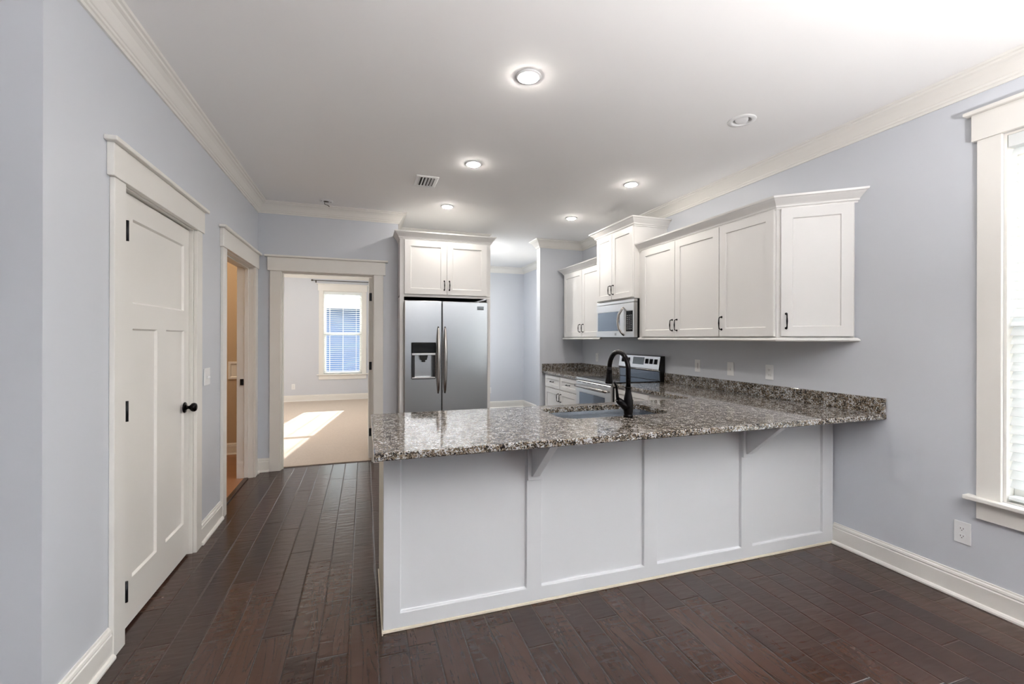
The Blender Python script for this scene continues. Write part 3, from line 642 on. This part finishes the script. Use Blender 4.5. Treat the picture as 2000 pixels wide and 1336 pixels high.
# warm lamp of the laundry room (out of view, lights the tan wall)
wlp = thing('laundry_light', 'warm ceiling light inside the laundry room', 'ceiling light', (-1.9, 4.9, ZC))
build('lamp_base', MB().lathe((-1.9, 4.9, zc), (0, 0, -1), [(0, 0), (0.15, 0), (0.15, 0.025), (0, 0.025)], 32), M['plate'], wlp)
build('lens', MB().lathe((-1.9, 4.9, zc-0.0255), (0, 0, -1), [(0.14, 0.0), (0.13, 0.03), (0.08, 0.06), (0.0, 0.07)], 32), M['lampwarm'], wlp)

# ------------------------------------------------------------------ switches and outlets
outlet(FL, 3.525, 1.098, 'white double light switch beside the panelled door', 'toggle', 2)
outlet(FR, -3.391, 1.11, 'white dimmer switch above the backsplash, nearest the range', 'dimmer')
outlet(FR, -2.995, 1.107, 'white toggle switch above the backsplash, middle of the three plates', 'toggle')
outlet(FR, -2.611, 1.106, 'white outlet above the backsplash, nearest the counter end')
outlet(FR, -1.443, 0.349, 'white duplex outlet low on the right wall under the window')
outlet(FR, -5.288, 1.108, 'white outlet on the kitchen back corner wall left of the faucet')
outlet(FR, -4.905, 1.108, 'white outlet behind the range, partly hidden by the faucet arch')
outlet(FY(YF), 2.292, 0.352, 'white outlet at the edge of the refrigerator on the far passage wall')
lb = thing('washer_box', 'cream recessed washer outlet box on the laundry wall', 'utility box', (-1.43, 5.9, 0.98))
build('box_frame', MB().panel(FY(5.9), -1.50, -1.36, 0.88, 1.085, 0.0005, 0.014, [(-1.475, -1.385, 0.905, 1.06)], 0.0125, 0.004), M['plate'], lb)
# ------------------------------------------------------------------ cabinet parts
def pull_v(fr, u, z, d, L=0.096):
    """vertical bail pull with swelling grip and ball feet"""
    mb = MB(); h = L/2
    pts = [fr(u, d, z-h), fr(u, d+0.016, z-h), fr(u, d+0.024, z-h+0.006), fr(u, d+0.027, z-h+0.018), fr(u, d+0.028, z), fr(u, d+0.027, z+h-0.018), fr(u, d+0.024, z+h-0.006), fr(u, d+0.016, z+h), fr(u, d, z+h)]
    mb.tube(pts, [0.004, 0.004, 0.0042, 0.0036, 0.0056, 0.0036, 0.0042, 0.004, 0.004], 10)
    for s in (-1, 1): mb.lathe(fr(u, d, z+s*h), fr.N, [(0.0, 0.0), (0.0085, 0.0), (0.0085, 0.003), (0.005, 0.005), (0.0, 0.005)], 14)
    return mb
def pull_h(fr, u, z, d, L=0.09):
    mb = MB(); h = L/2
    pts = [fr(u-h, d, z), fr(u-h, d+0.015, z), fr(u-h+0.006, d+0.023, z), fr(u-h+0.018, d+0.026, z), fr(u, d+0.027, z), fr(u+h-0.018, d+0.026, z), fr(u+h-0.006, d+0.023, z), fr(u+h, d+0.015, z), fr(u+h, d, z)]
    mb.tube(pts, [0.004, 0.004, 0.0042, 0.0036, 0.0056, 0.0036, 0.0042, 0.004, 0.004], 10)
    for s in (-1, 1): mb.lathe(fr(u+s*h, d, z), fr.N, [(0.0, 0.0), (0.0085, 0.0), (0.0085, 0.003), (0.005, 0.005), (0.0, 0.005)], 14)
    return mb
def cab_door(parent, fr, u0, u1, z0, z1, d0, pull=None, stile=0.062, th=0.020, name='door', horiz=False):
    o = build(name, MB().panel(fr, u0, u1, z0, z1, d0, d0+th, [(u0+stile, u1-stile, z0+stile, z1-stile)], 0.007, 0.005), M['cab'], parent)
    if pull: plabel(build('pull_handle', (pull_h if horiz else pull_v)(fr, pull[0], pull[1], d0+th), M['bronze'], o), 'dark bronze pull')
    return o
CCROWN = [(0, 0.0), (0.008, 0.0), (0.010, 0.010), (0.018, 0.014), (0.020, 0.024), (0.026, 0.032), (0.040, 0.046), (0.052, 0.058), (0.058, 0.066), (0.068, 0.070), (0.072, 0.082), (0, 0.082)]
def ccrown(z, k=1.0): return [(d*k, z+h) for d, h in CCROWN]
RAIL = [(-0.018, 0.0), (0.012, 0.0), (0.020, 0.006), (0.021, 0.012), (0.012, 0.022), (0.003, 0.026), (-0.018, 0.026)]

# refrigerator cabinet (over-fridge unit with full-height side panels)
fc = thing('refrigerator_cabinet', 'white two-door cabinet above the refrigerator', 'cabinet', (0.85, 5.1, 1.806))
FC = FY(4.79)
bd = MB()
bd.box(FC, 0.354, 1.347, -0.90, 0.0, 1.828, 2.42, 0.001); bd.box(FC, 0.354, 1.347, -0.02, 0.0, 1.806, 1.828)
build('cabinet_body', bd, M['cab'], fc)
plabel(build('recess_lining', MB().box(FC, 0.398, 1.303, -0.60, -0.02, 1.815, 1.8275), M['cabdark'], fc), 'dark-coloured lining sheet above the refrigerator')  # lining coloured darker than the white cabinet
for xa, xb, xs, lb in ((0.354, 0.376, 0.396, 'white full-height panel left of the refrigerator'), (1.325, 1.347, 1.305, 'white full-height panel right of the refrigerator')):
    pm = MB().box(FC, xa, xb, -0.90, 0.0, 0.001, 1.805).box(FC, *sorted((xb if xs > xb else xa, xs)), -0.02, 0.0, 0.001, 1.805)
    tag(build('side_panel', pm, M['cab']), lb, 'cabinet panel')
cab_door(fc, FC, 0.401, 0.848, 1.834, 2.408, 0.0005, (0.822, 1.935))
cab_door(fc, FC, 0.852, 1.300, 1.834, 2.408, 0.0005, (0.878, 1.935))
build('cabinet_crown', MB().sweep([(0.354, 5.046), (0.354, 4.79), (1.347, 4.79), (1.347, 5.69)][::-1], [(-d, z) for d, z in ccrown(2.415, 0.8)]), M['cab'], fc)

# upper cabinets on the right wall
FU = FXm(2.655)
upath = [(2.655, 3.836), (2.655, 2.754), (2.655, 2.262), (2.982, 1.986)]
dep = XR-0.001-2.655
u2 = thing('wall_cabinet', 'white two-door upper cabinet right of the microwave, over the dimmer switch', 'cabinet', (2.82, 3.3, 1.37), 'white upper kitchen cabinets')
build('cabinet_body', MB().box(FU, -3.836, -2.755, -dep, 0.0, 1.376, 2.25, 0.001), M['cab'], u2)
cab_door(u2, FU, -3.775, -3.278, 1.384, 2.242, 0.0005, (-3.306, 1.487)); cab_door(u2, FU, -3.272, -2.759, 1.384, 2.242, 0.0005, (-3.244, 1.487))
build('cabinet_crown', MB().sweep(upath, ccrown(2.243, 0.86), segs=[0]), M['cab'], u2)
build('light_rail', MB().sweep(upath, [(d, 1.350+z) for d, z in RAIL], segs=[0]), M['cab'], u2)
u3 = thing('wall_cabinet', 'white single-door upper cabinet left of the angled end cabinet', 'cabinet', (2.82, 2.5, 1.37), 'white upper kitchen cabinets')
build('cabinet_body', MB().box(FU, -2.754, -2.263, -dep, 0.0, 1.376, 2.25, 0.001), M['cab'], u3)
cab_door(u3, FU, -2.752, -2.270, 1.384, 2.242, 0.0005, (-2.727, 1.487))
build('cabinet_crown', MB().sweep(upath, ccrown(2.243, 0.86), segs=[1]), M['cab'], u3)
build('light_rail', MB().sweep(upath, [(d, 1.350+z) for d, z in RAIL], segs=[1]), M['cab'], u3)
u4 = thing('wall_cabinet', 'white angled end upper cabinet with one door nearest the window', 'cabinet', (2.85, 2.1, 1.37), 'white upper kitchen cabinets')
A_, B_ = Vector((2.655, 2.262, 0)), Vector((2.982, 1.986, 0)); dv = (B_-A_).normalized(); FA = Frame(A_, dv, (dv.y, -dv.x, 0)); LA = (B_-A_).length
build('cabinet_body', MB().poly([(2.655, 2.2622), (2.982, 1.986), (2.994, 1.986), (2.994, 2.2622)], 1.376, 2.25), M['cab'], u4)
cab_door(u4, FA, 0.022, LA-0.003, 1.384, 2.242, 0.0005, (0.052, 1.487), stile=0.066)
build('cabinet_crown', MB().sweep(upath, ccrown(2.243, 0.86), segs=[2], endx=XR-0.001), M['cab'], u4)
build('light_rail', MB().sweep(upath, [(d, 1.350+z) for d, z in RAIL], segs=[2], endx=XR-0.001), M['cab'], u4)
# tall cabinet over the microwave
tc_ = thing('wall_cabinet', 'taller white two-door cabinet above the microwave', 'cabinet', (2.8, 4.22, 1.78), 'white upper kitchen cabinets')
FT = FXm(2.595)
build('cabinet_body', MB().box(FT, -4.600, -3.838, -(XR-0.001-2.595), 0.0, 1.778, 2.52, 0.001), M['cab'], tc_)
cab_door(tc_, FT, -4.560, -4.239, 1.790, 2.508, 0.0005, (-4.268, 1.895), stile=0.055); cab_door(tc_, FT, -4.233, -3.842, 1.790, 2.508, 0.0005, (-4.204, 1.895), stile=0.058)
build('cabinet_crown', MB().sweep([(XR-0.001, 4.600), (2.595, 4.600), (2.595, 3.838), (XR-0.001, 3.838)], ccrown(2.513)), M['cab'], tc_)
# back pair
u1 = thing('wall_cabinet', 'white two-door upper cabinet left of the microwave at the kitchen corner', 'cabinet', (2.82, 5.1, 1.37), 'white upper kitchen cabinets')
build('cabinet_body', MB().box(FU, -5.612, -4.602, -dep, 0.0, 1.376, 2.25, 0.001), M['cab'], u1)
cab_door(u1, FU, -5.578, -5.058, 1.384, 2.242, 0.0005, (-5.10, 1.495)); cab_door(u1, FU, -5.050, -4.606, 1.384, 2.242, 0.0005, (-5.012, 1.495))
build('cabinet_crown', MB().sweep([(XR-0.001, 5.612), (2.655, 5.612), (2.655, 4.602)], ccrown(2.243)), M['cab'], u1)
build('light_rail', MB().sweep([(XR-0.001, 5.612), (2.655, 5.612), (2.655, 4.602)], [(d, 1.350+z) for d, z in RAIL]), M['cab'], u1)

# ------------------------------------------------------------------ microwave
mw = thing('microwave', 'stainless over-the-range microwave with a curved handle and black keypad', 'microwave', (2.8, 4.22, 1.372))
FM = FXm(2.592); a, b = -4.594, -3.842
build('microwave_body', MB().box(FM, a+0.002, b-0.002, -0.40, -0.045, 1.372, 1.776, 0.003), M['black'], mw)
fr_ = MB(); fr_.panel(FM, a, b, 1.378, 1.738, -0.045, 0.0, [(a+0.022, -4.10, 1.444, 1.660), (-3.990, b-0.018, 1.436, 1.656)], 0.004, 0.003, bev=0.003)
build('door_front', fr_, M['steellight'], mw)
build('vent_strip', MB().box(FM, a, b, -0.045, -0.002, 1.742, 1.774, 0.003), M['steellight'], mw)
plabel(build('door_window', MB().box(FM, a+0.026, -4.104, -0.004, -0.002, 1.448, 1.656), M['ovenwin'], mw), 'dark glass window')
kp = build('keypad', MB().box(FM, -3.986, b-0.022, -0.004, -0.002, 1.440, 1.652), M['glassblack'], mw); plabel(kp, 'black keypad')
pr = MB()
for i in range(8):
    for j in range(3): pr.box(FM, -3.968+j*0.034, -3.952+j*0.034, -0.002, -0.0016, 1.462+i*0.020, 1.470+i*0.020)
plabel(build('key_legends', pr, M['print'], kp), 'pale key legends')
hp = [FM(-4.020, 0.0, 1.398), FM(-4.035, 0.020, 1.425), FM(-4.060, 0.038, 1.47), FM(-4.072, 0.045, 1.545), FM(-4.060, 0.038, 1.62), FM(-4.035, 0.020, 1.668), FM(-4.020, 0.0, 1.694)]
plabel(build('door_handle', MB().tube(hp, [(0.009, 0.012), (0.010, 0.015), (0.011, 0.018), (0.011, 0.019), (0.011, 0.018), (0.010, 0.015), (0.009, 0.012)], 14, flat=(1, 0, 0)), M['steelh'], mw), 'curved polished handle')
plabel(build('badge', MB().box(FM, -4.20, -4.17, 0.0, 0.0015, 1.398, 1.424).box(FM, -4.196, -4.174, 0.0015, 0.0019, 1.402, 1.412), M['print'], mw), 'small square maker badge')

# ------------------------------------------------------------------ base cabinets, range, counters
FBc = FXm(2.392)
b1 = thing('base_cabinet', 'white base cabinet with two drawers and two doors left of the range', 'cabinet', (2.7, 5.15, 0))
mb = MB().box(FBc, -5.648, -4.640, -(XR-0.002-2.392), 0.0, 0.10, 0.8805, 0.001); mb.box(FBc, -5.648, -4.640, -(XR-0.002-2.392), -0.07, 0.001, 0.10)
build('cabinet_body', mb, M['cab'], b1)
for (p, q) in ((-5.622, -5.152), (-5.138, -4.660)):
    cab_door(b1, FBc, p, q, 0.708, 0.866, 0.0005, ((p+q)/2, 0.787), stile=0.045, name='drawer', horiz=True)
cab_door(b1, FBc, -5.622, -5.152, 0.115, 0.697, 0.0005, (-5.182, 0.60)); cab_door(b1, FBc, -5.138, -4.660, 0.115, 0.697, 0.0005, (-5.108, 0.60))
b2 = thing('base_cabinet', 'white base cabinet between the range and the peninsula', 'cabinet', (2.7, 3.3, 0))
mb = MB().box(FBc, -3.856, -2.712, -(XR-0.002-2.392), 0.0, 0.10, 0.8805, 0.001); mb.box(FBc, -3.856, -2.712, -(XR-0.002-2.392), -0.07, 0.001, 0.10)
build('cabinet_body', mb, M['cab'], b2)
cab_door(b2, FBc, -3.846, -3.30, 0.708, 0.866, 0.0005, (-3.57, 0.787), stile=0.045, name='drawer', horiz=True); cab_door(b2, FBc, -3.846, -3.30, 0.115, 0.697, 0.0005, (-3.33, 0.60))

RY0, RY1 = 3.864, 4.630
rg = thing('range', 'stainless electric range with black glass cooktop and rear control panel', 'stove', (2.66, 4.25, 0))
FG = FXm(2.372); a, b = -RY1, -RY0
build('range_body', MB().box(FG, a, b, -0.61, -0.002, 0.09, 0.902, 0.002).box(FG, a+0.01, b-0.01, -0.60, -0.06, 0.001, 0.09), M['black'], rg)
build('cooktop', MB().box(FG, a, b, -0.565, 0.012, 0.9025, 0.922, 0.004), M['glassblack'], rg)
build('cooktop_trim', MB().box(FG, a, b, 0.012, 0.026, 0.893, 0.919, 0.003), M['steellight'], rg)
od = build('oven_door', MB().panel(FG, a+0.004, b-0.004, 0.27, 0.884, -0.001, 0.030, [(a+0.075, b-0.115, 0.36, 0.758)], 0.004, 0.004, bev=0.003), M['steellight'], rg)
plabel(build('oven_window', MB().box(FG, a+0.080, b-0.120, 0.0262, 0.028, 0.365, 0.753), M['ovenwin'], od), 'dark glass oven window')
for k in range(6): plabel(build('vent_slot', MB().box(FG, a+0.05+k*0.115, a+0.12+k*0.115, 0.030, 0.0306, 0.868, 0.873), M['slot'], od), 'dark vent slot')
hp = [FG(a+0.03, 0.03, 0.825), FG(a+0.035, 0.062, 0.826)] + [FG(a+0.04+(b-a-0.08)*k/8, 0.066+0.014*math.sin(math.pi*k/8), 0.826-0.0*k) for k in range(9)] + [FG(b-0.035, 0.062, 0.826), FG(b-0.03, 0.03, 0.825)]
plabel(build('oven_handle', MB().tube(hp, [(0.010, 0.008)]*2+[(0.015, 0.009)]*9+[(0.010, 0.008)]*2, 12, flat=(0, 0, 1)), M['steelh'], od), 'polished bar handle')
build('storage_drawer', MB().box(FG, a+0.004, b-0.004, -0.001, 0.028, 0.10, 0.262, 0.003), M['steellight'], rg)
bgf = Frame((2.93, 0, 0), (0, -1, 0), (-1, 0, 0))
bgd = MB()                                            # slanted back guard: black end caps and back
prof = [(-0.058, 0.9025), (0.0, 0.9025), (0.004, 1.02), (0.018, 1.038), (-0.006, 1.172), (-0.014, 1.180), (-0.058, 1.180)]
def sideprism(mb, prof, u0, u1):
    t = bmesh.new(); A = [t.verts.new(bgf(u0, d, z)) for d, z in prof]; B = [t.verts.new(bgf(u1, d, z)) for d, z in prof]; n = len(prof)
    for k in range(n): t.faces.new([A[k], A[(k+1) % n], B[(k+1) % n], B[k]])
    t.faces.new(A); t.faces.new(B); bmesh.ops.recalc_face_normals(t, faces=t.faces); mb.merge(t)
sideprism(bgd, prof, a, b)
bk = build('backguard', bgd, M['black'], rg)
cpn = MB(); sideprism(cpn, [(0.0181, 1.038), (0.0205, 1.040), (-0.0035, 1.174), (-0.0059, 1.172)], a+0.004, b-0.004)
cpl = build('control_panel', cpn, M['steellight'], bk)
lw = MB(); sideprism(lw, [(0.0005, 0.925), (0.0025, 0.925), (0.0062, 1.016), (0.0042, 1.018)], a+0.008, b-0.008)
plabel(build('lower_panel', lw, M['ovenwin'], bk), 'dark mirror-like lower panel')
plabel(build('panel_trim', MB().tube([bgf(a+0.002, 0.012, 1.028), bgf(b-0.002, 0.012, 1.028)], 0.008, 10), M['silver'], bk), 'bright trim strip')
class TiltF:                                           # rides on the slanted control panel
    N = Vector((-0.985, 0, 0.17))
    def __call__(s, u, d, z):
        k = (z-1.040)/(1.174-1.040); return bgf(u, 0.0206-0.024*k+d, z)
TF = TiltF()
plabel(build('clock_display', MB().box(TF, -4.345, -4.135, 0.0, 0.002, 1.078, 1.158), M['display'], cpl), 'grey clock display')
for u in (-4.085, -4.008, -3.930, -4.435, -4.545):
    plabel(build('control_knob', MB().box(TF, u-0.025, u+0.025, 0.0, 0.006, 1.092, 1.146, 0.002).box(TF, u-0.006, u+0.006, 0.006, 0.020, 1.098, 1.140, 0.002), M['blackm'], cpl), 'black control knob')

def offset_poly(P, d):
    n = len(P); out = []
    for i in range(n):
        p0, p1, p2 = Vector(P[i-1]), Vector(P[i]), Vector(P[(i+1) % n])
        a_, b_ = (p1-p0).normalized(), (p2-p1).normalized(); n0 = Vector((-a_.y, a_.x)); n1 = Vector((-b_.y, b_.x)); m = n0+n1
        out.append(p1 + m*(d/m.dot(n0)))
    return out
def rrect(x0, x1, y0, y1, r, n=8):
    pts = []
    for cx, cy, a0 in ((x1-r, y0+r, -90), (x1-r, y1-r, 0), (x0+r, y1-r, 90), (x0+r, y0+r, 180)):
        for k in range(n+1):
            t = math.radians(a0+90*k/n); pts.append((cx+r*math.cos(t), cy+r*math.sin(t)))
    return pts
def slab(outer, z0, z1, hole=None, e=0.004):
    """stone slab with eased edges; outer and hole counter-clockwise"""
    bm = bmesh.new()
    def loop_(pts, z): return [bm.verts.new((p[0], p[1], z)) for p in pts]
    def cap(loops):
        es = []
        for lp in loops:
            for i in range(len(lp)):
                ed = bm.edges.get((lp[i], lp[(i+1) % len(lp)])) or bm.edges.new((lp[i], lp[(i+1) % len(lp)])); es.append(ed)
        bmesh.ops.triangle_fill(bm, use_beauty=True, use_dissolve=False, edges=es)
    def skin(a_, b_):
        for i in range(len(a_)): bm.faces.new([a_[i], a_[(i+1) % len(a_)], b_[(i+1) % len(b_)], b_[i]])
    rings = [loop_(offset_poly(outer, e), z1), loop_(outer, z1-e), loop_(outer, z0+e), loop_(offset_poly(outer, e), z0)]
    for p, q in zip(rings, rings[1:]): skin(p, q)
    tops, bots = [rings[0]], [rings[3]]
    if hole:
        hr = [loop_(offset_poly(hole, -0.002), z1), loop_(hole, z1-0.002), loop_(hole, z0)]
        for p, q in zip(hr, hr[1:]): skin(p, q)
        tops.append(hr[0]); bots.append(hr[2])
    cap(tops); cap(bots)
    bmesh.ops.recalc_face_normals(bm, faces=bm.faces)
    m_ = MB(); m_.bm.free(); m_.bm = bm; return m_
ZT0, ZT1 = 0.881, 0.913
ct = thing('countertop', 'speckled brown granite countertop of the peninsula running along the right wall to the range', 'countertop', (1.5, 2.3, ZT0))
hole = rrect(1.065, 1.80, 2.240, 2.640, 0.10)
build('slab', slab([(0.037, 1.802), (2.994, 1.802), (2.994, 3.858), (2.360, 3.858), (2.360, 2.765), (2.340, 2.745), (0.037, 2.745)], ZT0, ZT1, hole), M['granite'], ct)
build('backsplash', MB().box(FR, -3.858, -1.804, 0.0005, 0.021, ZT1, 1.008, 0.002), M['granite'], ct)
ct2 = thing('countertop', 'small speckled granite countertop in the corner left of the range', 'countertop', (2.7, 5.2, ZT0))
build('slab', slab([(2.360, 4.638), (2.994, 4.638), (2.994, 5.719), (2.360, 5.719)], ZT0, ZT1), M['granite'], ct2)
build('backsplash', MB().box(FR, -5.698, -4.638, 0.0005, 0.021, ZT1, 1.008, 0.002), M['granite'], ct2)
build('backsplash', MB().box(FY(Y2), 2.362, 2.994, 0.0005, 0.021, ZT1, 1.008, 0.002), M['granite'], ct2)

# peninsula
pn = thing('peninsula_base', 'white panelled peninsula base with two brackets under the granite overhang', 'kitchen island', (1.5, 2.4, 0))
FP = FY(2.113)
pb = MB().box(FY(2.132), 0.098, 1.02, -0.57, 0.0, 0.001, 0.8805).box(FY(2.132), 1.02, 1.86, -0.04, 0.0, 0.001, 0.8805).box(FY(2.132), 1.86, 2.984, -0.57, 0.0, 0.001, 0.8805).box(FY(2.702), 1.02, 1.86, 0.0, 0.02, 0.001, 0.8805)
build('cabinet_body', pb, M['pen'], pn)
pan = MB().panel(FP, 0.085, 2.985, 0.014, 0.8805, -0.0185, 0.0, [(0.162, 0.791, 0.083, 0.872), (0.874, 1.497, 0.083, 0.872), (1.586, 2.198, 0.083, 0.872), (2.287, 2.889, 0.083, 0.872)], 0.016, 0.003, bev=0.002)
build('panel_front', pan, M['pen'], pn)
plabel(build('end_panel', MB().box(FY(2.132), 0.084, 0.0975, -0.57, 0.0005, 0.014, 0.8805, 0.001), M['worn'], pn), 'cream end panel')
plabel(build('toe_strip', MB().box(FP, 0.080, 2.985, -0.018, 0.004, 0.0005, 0.0138, 0.002).box(FY(2.095), 0.078, 0.084, -0.60, -0.002, 0.0005, 0.0138, 0.002), M['worn'], pn), 'scuffed cream strip along the floor')
def corbel(xc):
    m_ = MB().box(FP, xc-0.040, xc+0.040, 0.0005, 0.016, 0.640, 0.8795, 0.002)
    fz = Frame((xc-0.021, 2.113, 0), (0, -1, 0), (1, 0, 0))
    m_.prism([(0.0165, 0.662), (0.026, 0.662), (0.248, 0.862), (0.248, 0.8795), (0.0165, 0.8795)], fz, 0.0, 0.042, 0.0015)
    return m_
for xc in (0.832, 2.238): build('bracket', corbel(xc), M['pen'], pn)

# sink
sk = thing('sink', 'undermount stainless sink basin in the granite peninsula', 'sink', (1.43, 2.44, 0.69))
sm = MB(); t = bmesh.new()
prev = None
for (off_, z) in ((-0.025, 0.8795), (0.004, 0.8795), (0.006, 0.860), (0.010, 0.72), (0.030, 0.695), (0.06, 0.690)):
    lp = [t.verts.new((p[0], p[1], z)) for p in offset_poly(hole, off_)]
    if prev:
        for i in range(len(lp)):
            f = t.faces.new([prev[i], prev[(i+1) % len(lp)], lp[(i+1) % len(lp)], lp[i]]); f.smooth = z < 0.80
    prev = lp
t.faces.new(prev); bmesh.ops.recalc_face_normals(t, faces=t.faces); sm.merge(t)
build('basin', sm, M['sinksteel'], sk)
plabel(build('drain', MB().lathe((1.43, 2.44, 0.6905), (0, 0, 1), [(0, 0), (0.05, 0), (0.05, 0.003), (0.038, 0.004), (0.034, 0.001), (0, 0.001)], 28), M['silver'], sk), 'round metal drain')

# faucet
fx, fy = 1.447, 2.198
fa = thing('faucet', 'dark bronze gooseneck pull-down faucet behind the sink', 'faucet', (fx, fy, ZT1))
body = MB().lathe((fx, fy, ZT1+0.0005), (0, 0, 1), [(0, 0), (0.0275, 0), (0.0275, 0.010), (0.0245, 0.014), (0.0245, 0.018), (0.0265, 0.028), (0.0285, 0.055), (0.0280, 0.085), (0.0235, 0.115), (0.0175, 0.140), (0.0160, 0.158), (0.0165, 0.166), (0.0205, 0.168), (0.0205, 0.174), (0.0165, 0.176), (0.0, 0.176)], 32)
fb = build('faucet_body', body, M['bronze'], fa)
R_ = 0.103; zc0 = ZT1+0.270; pts = [(fx, fy, ZT1+0.174), (fx, fy, zc0-0.04), (fx, fy, zc0)]
for k in range(1, 19):
    an = math.pi*k/18*0.985; pts.append((fx, fy+R_-R_*math.cos(an), zc0+R_*math.sin(an)))
build('spout', MB().tube(pts, 0.0142, 16), M['bronze'], fa)
ex, ey, ez = pts[-1]
build('spray_head', MB().lathe((ex, ey, ez+0.002), (0, 0.06, -1), [(0.0, 0.0), (0.0155, 0.0), (0.0155, 0.012), (0.0175, 0.014), (0.0175, 0.020), (0.0160, 0.024), (0.0175, 0.05), (0.0225, 0.085), (0.0235, 0.098), (0.0215, 0.104), (0.0, 0.104)], 24), M['bronze'], fa)
hd = MB().tube([(fx-0.010, fy, ZT1+0.045), (fx-0.030, fy, ZT1+0.070), (fx-0.056, fy, ZT1+0.092), (fx-0.072, fy, ZT1+0.106)], [0.020, 0.0215, 0.0205, 0.015], 18)
hd.tube([(fx-0.064, fy, ZT1+0.100), (fx-0.072, fy, ZT1+0.120), (fx-0.075, fy, ZT1+0.150), (fx-0.079, fy, ZT1+0.180), (fx-0.089, fy, ZT1+0.200), (fx-0.094, fy, ZT1+0.206)], [(0.012, 0.012), (0.009, 0.009), (0.0068, 0.008), (0.006, 0.0085), (0.0065, 0.009), (0.004, 0.005)], 12)
build('lever_handle', hd, M['bronze'], fa)

# ------------------------------------------------------------------ refrigerator
rf_ = thing('refrigerator', 'stainless side-by-side refrigerator with ice and water dispenser', 'refrigerator', (0.85, 5.15, 0))
FF = FY(4.735)
build('refrigerator_body', MB().box(FF, 0.404, 1.296, -0.80, -0.075, 0.02, 1.742, 0.004).box(FF, 0.43, 1.27, -0.70, -0.10, 0.001, 0.02), M['duct'], rf_)
plabel(build('toe_grille', MB().box(FF, 0.404, 1.296, -0.075, -0.02, 0.015, 0.065, 0.003), M['black'], rf_), 'black toe grille')
dl_ = MB().panel(FF, 0.397, 0.7895, 0.075, 1.762, -0.068, 0.0, [(0.474, 0.7235, 0.932, 1.312)], 0.055, 0.001, bev=0.006)
ld_ = build('freezer_door', dl_, M['steel'], rf_)
rd_ = build('fridge_door', MB().panel(FF, 0.7965, 1.302, 0.075, 1.762, -0.068, 0.0, [], bev=0.006), M['steel'], rf_)
def fhandle(u):
    pts, rs = [], []
    for k in range(17):
        q = k/16; z = 0.772+q*(1.488-0.772); s = math.sin(math.pi*q)
        pts.append(FF(u, 0.004+0.052*s**0.6, z)); rs.append((0.006+0.006*s**0.5, 0.007+0.0105*s**0.6))
    return MB().tube(pts, rs, 14, flat=(0, 1, 0))
plabel(build('handle', fhandle(0.752), M['steelh'], ld_), 'long bowed handle'); plabel(build('handle', fhandle(0.825), M['steelh'], rd_), 'long bowed handle')
dp = build('dispenser_panel', MB().box(FF, 0.476, 0.7215, -0.050, 0.002, 1.205, 1.310, 0.003), M['glassblack'], ld_); plabel(dp, 'black dispenser control panel')
plabel(build('dispenser_strip', MB().box(FF, 0.476, 0.7215, -0.050, 0.004, 1.182, 1.204, 0.002), M['silver'], ld_), 'silver dispenser strip')
for ua in (0.476, 0.6925): plabel(build('dispenser_cheek', MB().box(FF, ua, ua+0.029, -0.050, -0.003, 0.950, 1.181), M['black'], ld_), 'black dispenser cheek')
plabel(build('dispenser_spout', MB().prism([(0.552, 1.181), (0.645, 1.181), (0.632, 1.130), (0.565, 1.130)], FF, -0.045, -0.012, 0.003).box(FF, 0.580, 0.617, -0.040, -0.020, 1.108, 1.130, 0.003), M['black'], ld_), 'black dispenser spout')
plabel(build('drip_tray', MB().box(FF, 0.476, 0.7215, -0.050, 0.003, 0.934, 0.949, 0.002), M['silver'], ld_), 'silver drip tray')
bdg = build('badge', MB().box(FF, 1.180, 1.256, 0.0, 0.0025, 1.676, 1.716, 0.001), M['display'], rd_)
plabel(build('badge_band', MB().box(FF, 1.186, 1.250, 0.0025, 0.003, 1.680, 1.688).box(FF, 1.184, 1.252, 0.0025, 0.003, 1.7095, 1.7115), M['slot'], bdg), 'dark band on the badge')
